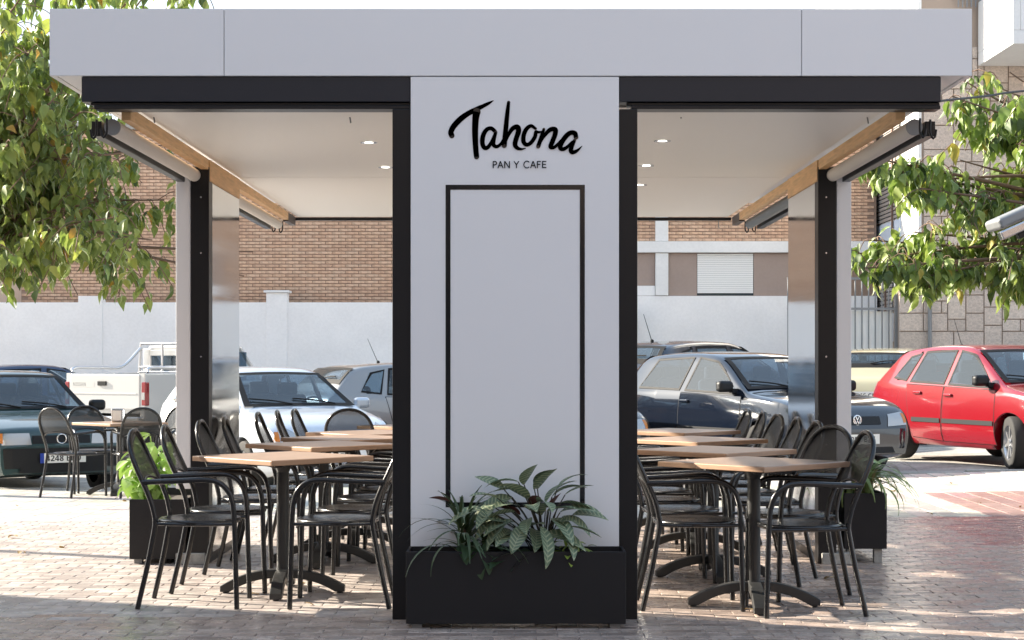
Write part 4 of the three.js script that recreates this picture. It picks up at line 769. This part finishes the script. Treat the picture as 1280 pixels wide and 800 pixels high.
  for (const sgn of [1, -1]) {
    for (const q of T.win) { const w = mesh('window', sidePatch(inset(q, 0.012), sgn, 0.004), CM.glass, t); mesh('seal', ringPatch(inset(q, -0.006), inset(q, 0.018), sgn, 0.007), CM.rubber, w); }
    for (const q of T.doors) {
      const d = mesh('door', sidePatch(q, sgn, 0.004, 12, 10), mat, t);
      mesh('seam', ringPatch(inset(q, -0.008), inset(q, 0.003), sgn, 0.0025), CM.rubber, d);
      const hx = q[0][0] + 0.13, hy = q[3][1] - 0.10; const hg = new RoundedBoxGeometry(0.17, 0.035, 0.035, 2, 0.012).translate(hx, hy, sgn * (sideZ(hx, hy) + 0.018)); mesh('handle', hg, o.handle || mat, d);
      if (o.strip !== false) mesh('rub_strip', sidePatch([[q[0][0] + 0.01, 0.49], [q[1][0] - 0.01, 0.49], [q[1][0] - 0.01, 0.545], [q[0][0] + 0.01, 0.545]], sgn, 0.014, 10, 2), CM.trim, d);
    }
    const mu = T.win[0][1][0] - 0.08, my = T.win[0][1][1] + 0.06, mz = sideZ(mu, my);
    const mi = mesh('mirror', [new RoundedBoxGeometry(0.11, 0.13, 0.2, 3, 0.045).translate(mu - 0.02, my + 0.03, sgn * (mz + 0.14)), new THREE.BoxGeometry(0.07, 0.05, 0.1).translate(mu + 0.02, my - 0.02, sgn * (mz + 0.03))], o.mirror || CM.trim, t);
    mesh('mirror_glass', new THREE.BoxGeometry(0.004, 0.10, 0.16).translate(mu - 0.077, my + 0.03, sgn * (mz + 0.14)), CM.chrome, mi);
    for (const c of [T.wf, T.wr]) wheel(t, c, 0.305, sgn * (T.w - 0.10), sgn, c > 0 ? (o.steer || 0) : 0);
    // lamps
    const hl = o.lamp || [[0.36, 0.60], [0.68, 0.62], [0.66, 0.74], [0.38, 0.72]];
    const lamp = mesh('headlight', endPatch(1, hl.map(([a, b]) => [a * sgn, b]), 0.008, 8, 5), CM.lampGlass, t);
    mesh('indicator', endPatch(1, [[0.66 * sgn, 0.62], [0.72 * sgn, 0.63], [0.70 * sgn, 0.73], [0.655 * sgn, 0.73]], 0.010, 3, 3), CM.amber, lamp);
    mesh('tail_light', endPatch(-1, (o.tail || [[0.52, 0.66], [0.72, 0.68], [0.70, 0.90], [0.56, 0.88]]).map(([a, b]) => [a * sgn, b]), 0.008, 6, 6), CM.tail, t);
  }
  // windscreen and rear window with their dark borders
  const topPatch = (u0, u1, w0, w1, off) => grid(14, 10, (s, v) => { const u = lerp(u0, u1, v), half = rwid(u) - 0.055, zz = lerp(-half, half, lerp(w0, w1, s)), f = Math.abs(zz) / Math.max(0.1, rwid(u) - 0.06), k = clamp((top(u) - belt(u)) / 0.3); return [u + off * 0.5, top(u) - 0.0096 * k * f * f + 0.006 * (1 - f * f) + off, zz]; });
  for (const [a, b, n] of [[...T.ws, 'windscreen'], [...T.rw, 'rear_window']]) {
    const s = n === 'windscreen' ? 1 : -1, w = mesh(n, topPatch(a + 0.03, b - 0.03, 0.03, 0.97, 0.005), CM.glass, t);
    mesh('border', [topPatch(a, a + 0.06, 0, 1, 0.008), topPatch(b - 0.06, b, 0, 1, 0.008), topPatch(a, b, 0, 0.055, 0.0085), topPatch(a, b, 0.945, 1, 0.0085)], CM.rubber, w);
    if (s > 0) for (const z0 of [-0.45, 0.1]) mesh('wiper', tube([V(b - 0.01, top(b) + 0.03, z0), V(b - 0.08, top(b - 0.08) + 0.03, z0 + 0.22), V(b - 0.13, top(b - 0.13) + 0.028, z0 + 0.5)], 0.009, 10, 5), CM.rubber, w);
    else mesh('wiper', tube([V(a + 0.04, top(a + 0.04) + 0.03, 0), V(a + 0.07, top(a + 0.07) + 0.035, 0.2), V(a + 0.08, top(a + 0.08) + 0.03, 0.38)], 0.009, 8, 5), CM.rubber, w);
  }
  // nose and tail
  mesh('grille', endPatch(1, [[-0.33, 0.61], [0.33, 0.61], [0.33, 0.70], [-0.33, 0.70]], 0.008, 8, 3), CM.trim, t);
  const badge = new THREE.TorusGeometry(0.052, 0.008, 8, 24); badge.rotateY(Math.PI / 2); const bp = hit(4, 0.66, 0, -1, 0, 0);
  const bd = mesh('badge', o.badge === 'vw' ? merge([badge.translate(bp.x + 0.015, 0.66, 0), ...[[[-0.024, 0.040], [0, 0.0]], [[0, 0], [0.024, 0.040]], [[-0.044, 0.016], [-0.018, -0.04]], [[-0.018, -0.04], [0, -0.004]], [[0, -0.004], [0.018, -0.04]], [[0.018, -0.04], [0.044, 0.016]]].map(([a, b]) => bar(V(bp.x + 0.018, 0.66 + a[1], a[0]), V(bp.x + 0.018, 0.66 + b[1], b[0]), 0.0065, 6))]) : badge.translate(bp.x + 0.015, 0.66, 0), CM.chrome, t);
  const bump = mesh('front_bumper', endPatch(1, [[-0.72, 0.34], [0.72, 0.34], [0.74, 0.56], [-0.74, 0.56]], 0.022, 16, 5), o.bumper || mat, t);
  mesh('air_intake', endPatch(1, [[-0.5, 0.29], [0.5, 0.29], [0.46, 0.36], [-0.46, 0.36]], 0.026, 8, 2), CM.trim, bump);
  const rb = mesh('rear_bumper', endPatch(-1, [[-0.74, 0.32], [0.74, 0.32], [0.76, 0.58], [-0.76, 0.58]], 0.03, 16, 5), o.bumper || mat, t);
  const pf = hit(4, 0.45, 0, -1, 0, 0), pr = hit(-4, o.rearPlateY || 0.74, 0, 1, 0, 0);
  const pl = (p, dir, txt, y) => { const g = new THREE.PlaneGeometry(0.52, 0.11); g.rotateY(dir * Math.PI / 2); g.translate(p.x + dir * 0.045, y, 0); mesh('number_plate', g, plateMat(txt), t); };
  pl(pf, 1, o.plate || '2731 CKB', 0.45); pl(pr, -1, o.plate || '2731 CKB', o.rearPlateY || 0.74);
  if (o.antenna) { const u = o.antenna, a0 = V(u, top(u), 0); mesh('antenna', [bar(a0, a0.clone().add(V(-0.18, 0.36, 0)), 0.006, 5, 0.003), new THREE.SphereGeometry(0.025, 10, 6).translate(u, top(u) + 0.012, 0)], CM.rubber, t); }
  // inside
  for (const u of [0.0, -0.95]) for (const zz of [-0.36, 0.36]) {
    const st = mesh('seat', [new RoundedBoxGeometry(0.5, 0.16, 0.48, 2, 0.06).translate(u + 0.12, 0.5, zz), new RoundedBoxGeometry(0.16, 0.62, 0.46, 2, 0.06).rotateZ(0.25).translate(u - 0.2, 0.80, zz)], CM.seat, t);
    mesh('headrest', new RoundedBoxGeometry(0.09, 0.17, 0.26, 2, 0.04).translate(u - 0.30, 1.17, zz), CM.seat, st);
  }
  mesh('dashboard', new RoundedBoxGeometry(0.34, 0.2, 1.2, 2, 0.08).translate(T.ws[1] - 0.32, 0.84, 0), CM.trim, t);
  const sw = new THREE.TorusGeometry(0.17, 0.014, 6, 24); sw.rotateY(Math.PI / 2); sw.rotateZ(-0.4); mesh('steering_wheel', sw.translate(T.ws[1] - 0.52, 0.93, 0.36 * -1), CM.trim, t);
  mesh('cabin_floor', bx(-1.3, 1.0, 0.34, 0.37, -0.62, 0.62), CM.trim, t);
  return t;
}
// heading: 0 points along +x; towards the camera and to +x is negative
const toward = (a) => -(90 - a) * R, away = (b) => (90 - b) * R;
car('hatchback', 'red five-door hatchback parked by the stone apartment block', 'hatch', paint(0.19, 0.003, 0.009, 0.0, 0.24), 6.04, -21.2, toward(18.5), { badge: 0, steer: -0.35, plate: '8124 DHV', antenna: -1.0 });
car('hatchback', 'dark blue-black three-door hatchback with round chrome badge parked beside the red car', 'hatch3', paint(0.005, 0.008, 0.016, 0, 0.12), 2.88, -20.95, toward(28), { plate: '5057 BZY', badge: 'vw', lamp: [[0.42, 0.585], [0.70, 0.60], [0.68, 0.745], [0.46, 0.72]] });
car('hatchback', 'dark grey hatchback parked in the gap hidden by the lettered panel', 'hatch', paint(0.03, 0.032, 0.036, 0.3), 0.0, -21.2, toward(28), { plate: '7702 CTN' });
car('hatchback', 'pale silver-blue hatchback facing the kiosk tables', 'hatch', paint(0.58, 0.62, 0.68, 0.35), -3.0, -21.2, toward(30), { plate: '6390 FTM', strip: false, mirror: paint(0.58, 0.62, 0.68, 0.35), lamp: [[0.40, 0.60], [0.70, 0.64], [0.62, 0.82], [0.44, 0.70]] });
car('saloon_car', 'dark green older car parked behind the outdoor table', 'box', paint(0.012, 0.045, 0.048, 0.3), -6.18, -21.1, toward(33), { plate: '4248 ERD', bumper: CM.trim, lamp: [[0.34, 0.60], [0.70, 0.60], [0.70, 0.73], [0.36, 0.73]], antenna: -0.9 });
car('hatchback', 'silver-grey hatchback seen from behind next to the pale blue car', 'hatch', paint(0.27, 0.265, 0.26, 0.45), -1.45, -26.2, away(56), { plate: '1175 DRS', antenna: -0.7, handle: CM.trim });
car('hatchback', 'dark car whose roof shows above the blue-black three-door car', 'hatch', paint(0.02, 0.025, 0.04, 0.3), 2.75, -26.0, away(42), { scale: 1.12, plate: '9046 CXL', antenna: -1.0 });
car('hatchback', 'olive gold hatchback seen from behind beside the steel lane fence', 'hatch', paint(0.50, 0.45, 0.29, 0.3), 6.0, -27.4, away(24), { plate: '5446 CBW' });
car('saloon_car', 'dark blue car half hidden behind the green car', 'box', paint(0.015, 0.03, 0.075, 0.3), -8.0, -29.5, away(60), { scale: 1.05, plate: '3318 DGJ', antenna: -0.9 });
{
  // pickup truck seen from behind
  const x = -5.18, z = -28.2, mat = paint(0.50, 0.50, 0.49, 0.15), t = thing('pickup_truck', 'white pickup truck with roll bar and tailgate facing the kiosk', 'pickup', [x, roadY(x, z), z], away(31), 'cars parked beyond the kiosk');
  const HB = 1.33, FB = 0.86;
  for (const s of [-1, 1]) {
    const side = new THREE.Shape(); side.moveTo(-2.05, 0.62); side.lineTo(-2.05, HB); side.lineTo(-0.52, HB); side.lineTo(-0.52, 0.62); side.lineTo(-0.98, 0.62); side.absarc(-1.4, 0.5, 0.42, 0.3, Math.PI - 0.3, false); side.lineTo(-1.83, 0.62); side.closePath();
    const g = new THREE.ExtrudeGeometry(side, { depth: 0.07, bevelEnabled: true, bevelSize: 0.02, bevelThickness: 0.02, bevelSegments: 3 }); g.translate(0, 0, s > 0 ? 0.73 : -0.80); mesh('bed_side', g, mat, t);
    mesh('tail_light', bx(-2.08, -1.99, 0.86, 1.22, s > 0 ? 0.745 : -0.84, s > 0 ? 0.84 : -0.745, 0.02), CM.tail, t);
    mesh('reverse_lamp', bx(-2.085, -2.07, 0.95, 1.06, s > 0 ? 0.76 : -0.82, s > 0 ? 0.82 : -0.76, 0.005), CM.lampGlass, t);
    mesh('bed_rail', tube([V(-1.97, HB + 0.03, s * 0.78), V(-1.92, HB + 0.1, s * 0.78), V(-1.3, HB + 0.1, s * 0.78), V(-0.9, HB + 0.12, s * 0.76), V(-0.56, HB + 0.42, s * 0.68)], 0.024, 30, 8), CM.rim, t);
    for (const c of [-1.4, 1.35]) wheel(t, c, 0.36, s * 0.7, s, 0, 1.17);
  }
  mesh('bed_floor', bx(-2.03, -0.5, 0.74, 0.80, -0.72, 0.72), mat, t);
  const tg = mesh('tailgate', bx(-2.085, -2.025, 0.80, HB + 0.005, -0.725, 0.725, 0.022), mat, t);
  mesh('handle', bx(-2.105, -2.086, 1.16, 1.23, -0.13, 0.05, 0.008), CM.trim, tg);
  mesh('crease', bx(-2.092, -2.0855, 1.03, 1.05, -0.66, 0.66, 0.003), mat, tg);
  { const c = document.createElement('canvas'); c.width = 512; c.height = 96; const q = c.getContext('2d'); q.fillStyle = '#d9d9d7'; q.fillRect(0, 0, 512, 96); q.fillStyle = '#8b8d90'; q.font = 'bold 86px sans-serif'; q.textBaseline = 'middle'; q.fillText('NISSAN', 10, 50, 490); const tx = new THREE.CanvasTexture(c); tx.colorSpace = THREE.SRGBColorSpace; const g = new THREE.PlaneGeometry(0.46, 0.085); g.rotateY(-Math.PI / 2); g.translate(-2.0865, 1.18, -0.44); mesh('lettering', g, phy(rgb(0.72, 0.72, 0.71), 0.3, { map: tx }), tg); }
  mesh('rear_bumper', bx(-2.19, -2.05, 0.52, 0.70, -0.8, 0.8, 0.03), CM.chrome, t);
  mesh('number_plate', new THREE.PlaneGeometry(0.52, 0.11).rotateY(-Math.PI / 2).translate(-2.195, 0.61, 0.1), plateMat('7182 DLM'), t);
  mesh('chassis', bx(-1.97, 2.0, 0.42, 0.60, -0.5, 0.5, 0.02), CM.trim, t);
  // cab shell with openings, built from pillars and panels
  const cab = mesh('cab', [bx(-0.48, 0.78, 0.55, 1.22, -0.80, 0.80, 0.04), bx(-0.42, 0.35, 1.70, 1.79, -0.66, 0.66, 0.04), bx(-0.46, -0.40, 1.2, 1.74, -0.74, -0.56, 0.02), bx(-0.46, -0.40, 1.2, 1.74, 0.56, 0.74, 0.02), bx(-0.46, -0.40, 1.62, 1.72, -0.6, 0.6, 0.01), bx(-0.3, -0.18, 1.2, 1.72, -0.73, -0.66, 0.02), bx(-0.3, -0.18, 1.2, 1.72, 0.66, 0.73, 0.02)], mat, t);
  for (const s of [-1, 1]) mesh('pillar', bar(V(0.74, 1.2, s * 0.72), V(0.34, 1.74, s * 0.63), 0.035, 8), mat, t);
  mesh('rear_window', bx(-0.445, -0.44, 1.225, 1.62, -0.56, 0.56), CM.glass, t);
  for (const s of [-1, 1]) mesh('side_window', bx(-0.18, 0.42, 1.225, 1.68, s * 0.70 - 0.003, s * 0.70 + 0.003), CM.glass, t);
  mesh('windscreen', (() => { const g = new THREE.BufferGeometry(); g.setAttribute('position', new THREE.Float32BufferAttribute([0.74, 1.22, -0.68, 0.74, 1.22, 0.68, 0.36, 1.72, 0.6, 0.74, 1.22, -0.68, 0.36, 1.72, 0.6, 0.36, 1.72, -0.6], 3)); g.setAttribute('uv', new THREE.Float32BufferAttribute(new Float32Array(12), 2)); g.computeVertexNormals(); return g; })(), CM.glass, t);
  mesh('bonnet', bx(0.782, 2.05, 0.6, 1.10, -0.78, 0.78, 0.09), mat, t);
  mesh('front_bumper', bx(2.0, 2.15, 0.45, 0.72, -0.8, 0.8, 0.04), CM.trim, t);
  for (const zz of [-0.34, 0.34]) { const st = mesh('seat', bx(-0.25, -0.1, 0.9, 1.42, zz - 0.22, zz + 0.22, 0.05), CM.seat, t); mesh('headrest', bx(-0.27, -0.17, 1.45, 1.62, zz - 0.12, zz + 0.12, 0.04), CM.seat, st); }
  // guard frame behind the cab window
  const rail = (a, b) => bar(V(-0.56, ...a), V(-0.56, ...b), 0.022, 8);
  mesh('window_guard', [rail([1.82, -0.68], [1.82, 0.68]), rail([HB, -0.72], [1.82, -0.68]), rail([HB, 0.72], [1.82, 0.68]), rail([1.44, -0.7], [1.44, 0.7]), rail([1.36, -0.7], [1.36, 0.7]), rail([HB, -0.22], [1.82, -0.22]), rail([HB, 0.22], [1.82, 0.22])], CM.rim, t);
}
{
  const t = thing('white_van', 'white van just showing behind the red hatchback', 'van', [10.1, 0, -27.5], toward(25), 'cars parked beyond the kiosk');
  const sh = new THREE.Shape(); sh.moveTo(-2, 0.3); sh.lineTo(-2, 1.5); sh.lineTo(0.5, 1.55); sh.quadraticCurveTo(0.9, 1.5, 1.2, 1.1); sh.lineTo(1.9, 0.95); sh.lineTo(2.0, 0.35); sh.closePath();
  const g = new THREE.ExtrudeGeometry(sh, { depth: 1.5, bevelEnabled: true, bevelSize: 0.06, bevelThickness: 0.06, bevelSegments: 3 }); g.translate(0, 0, -0.75); mesh('body', g, paint(0.75, 0.75, 0.75, 0.1), t);
  for (const s of [-1, 1]) { mesh('window', bx(0.1, 0.8, 1.05, 1.4, s * 0.813 - 0.003, s * 0.813 + 0.003, 0.002), M.glassDark, t); for (const c of [-1.3, 1.3]) wheel(t, c, 0.3, s * 0.76, s); }
}
renderer.render(scene, camera);
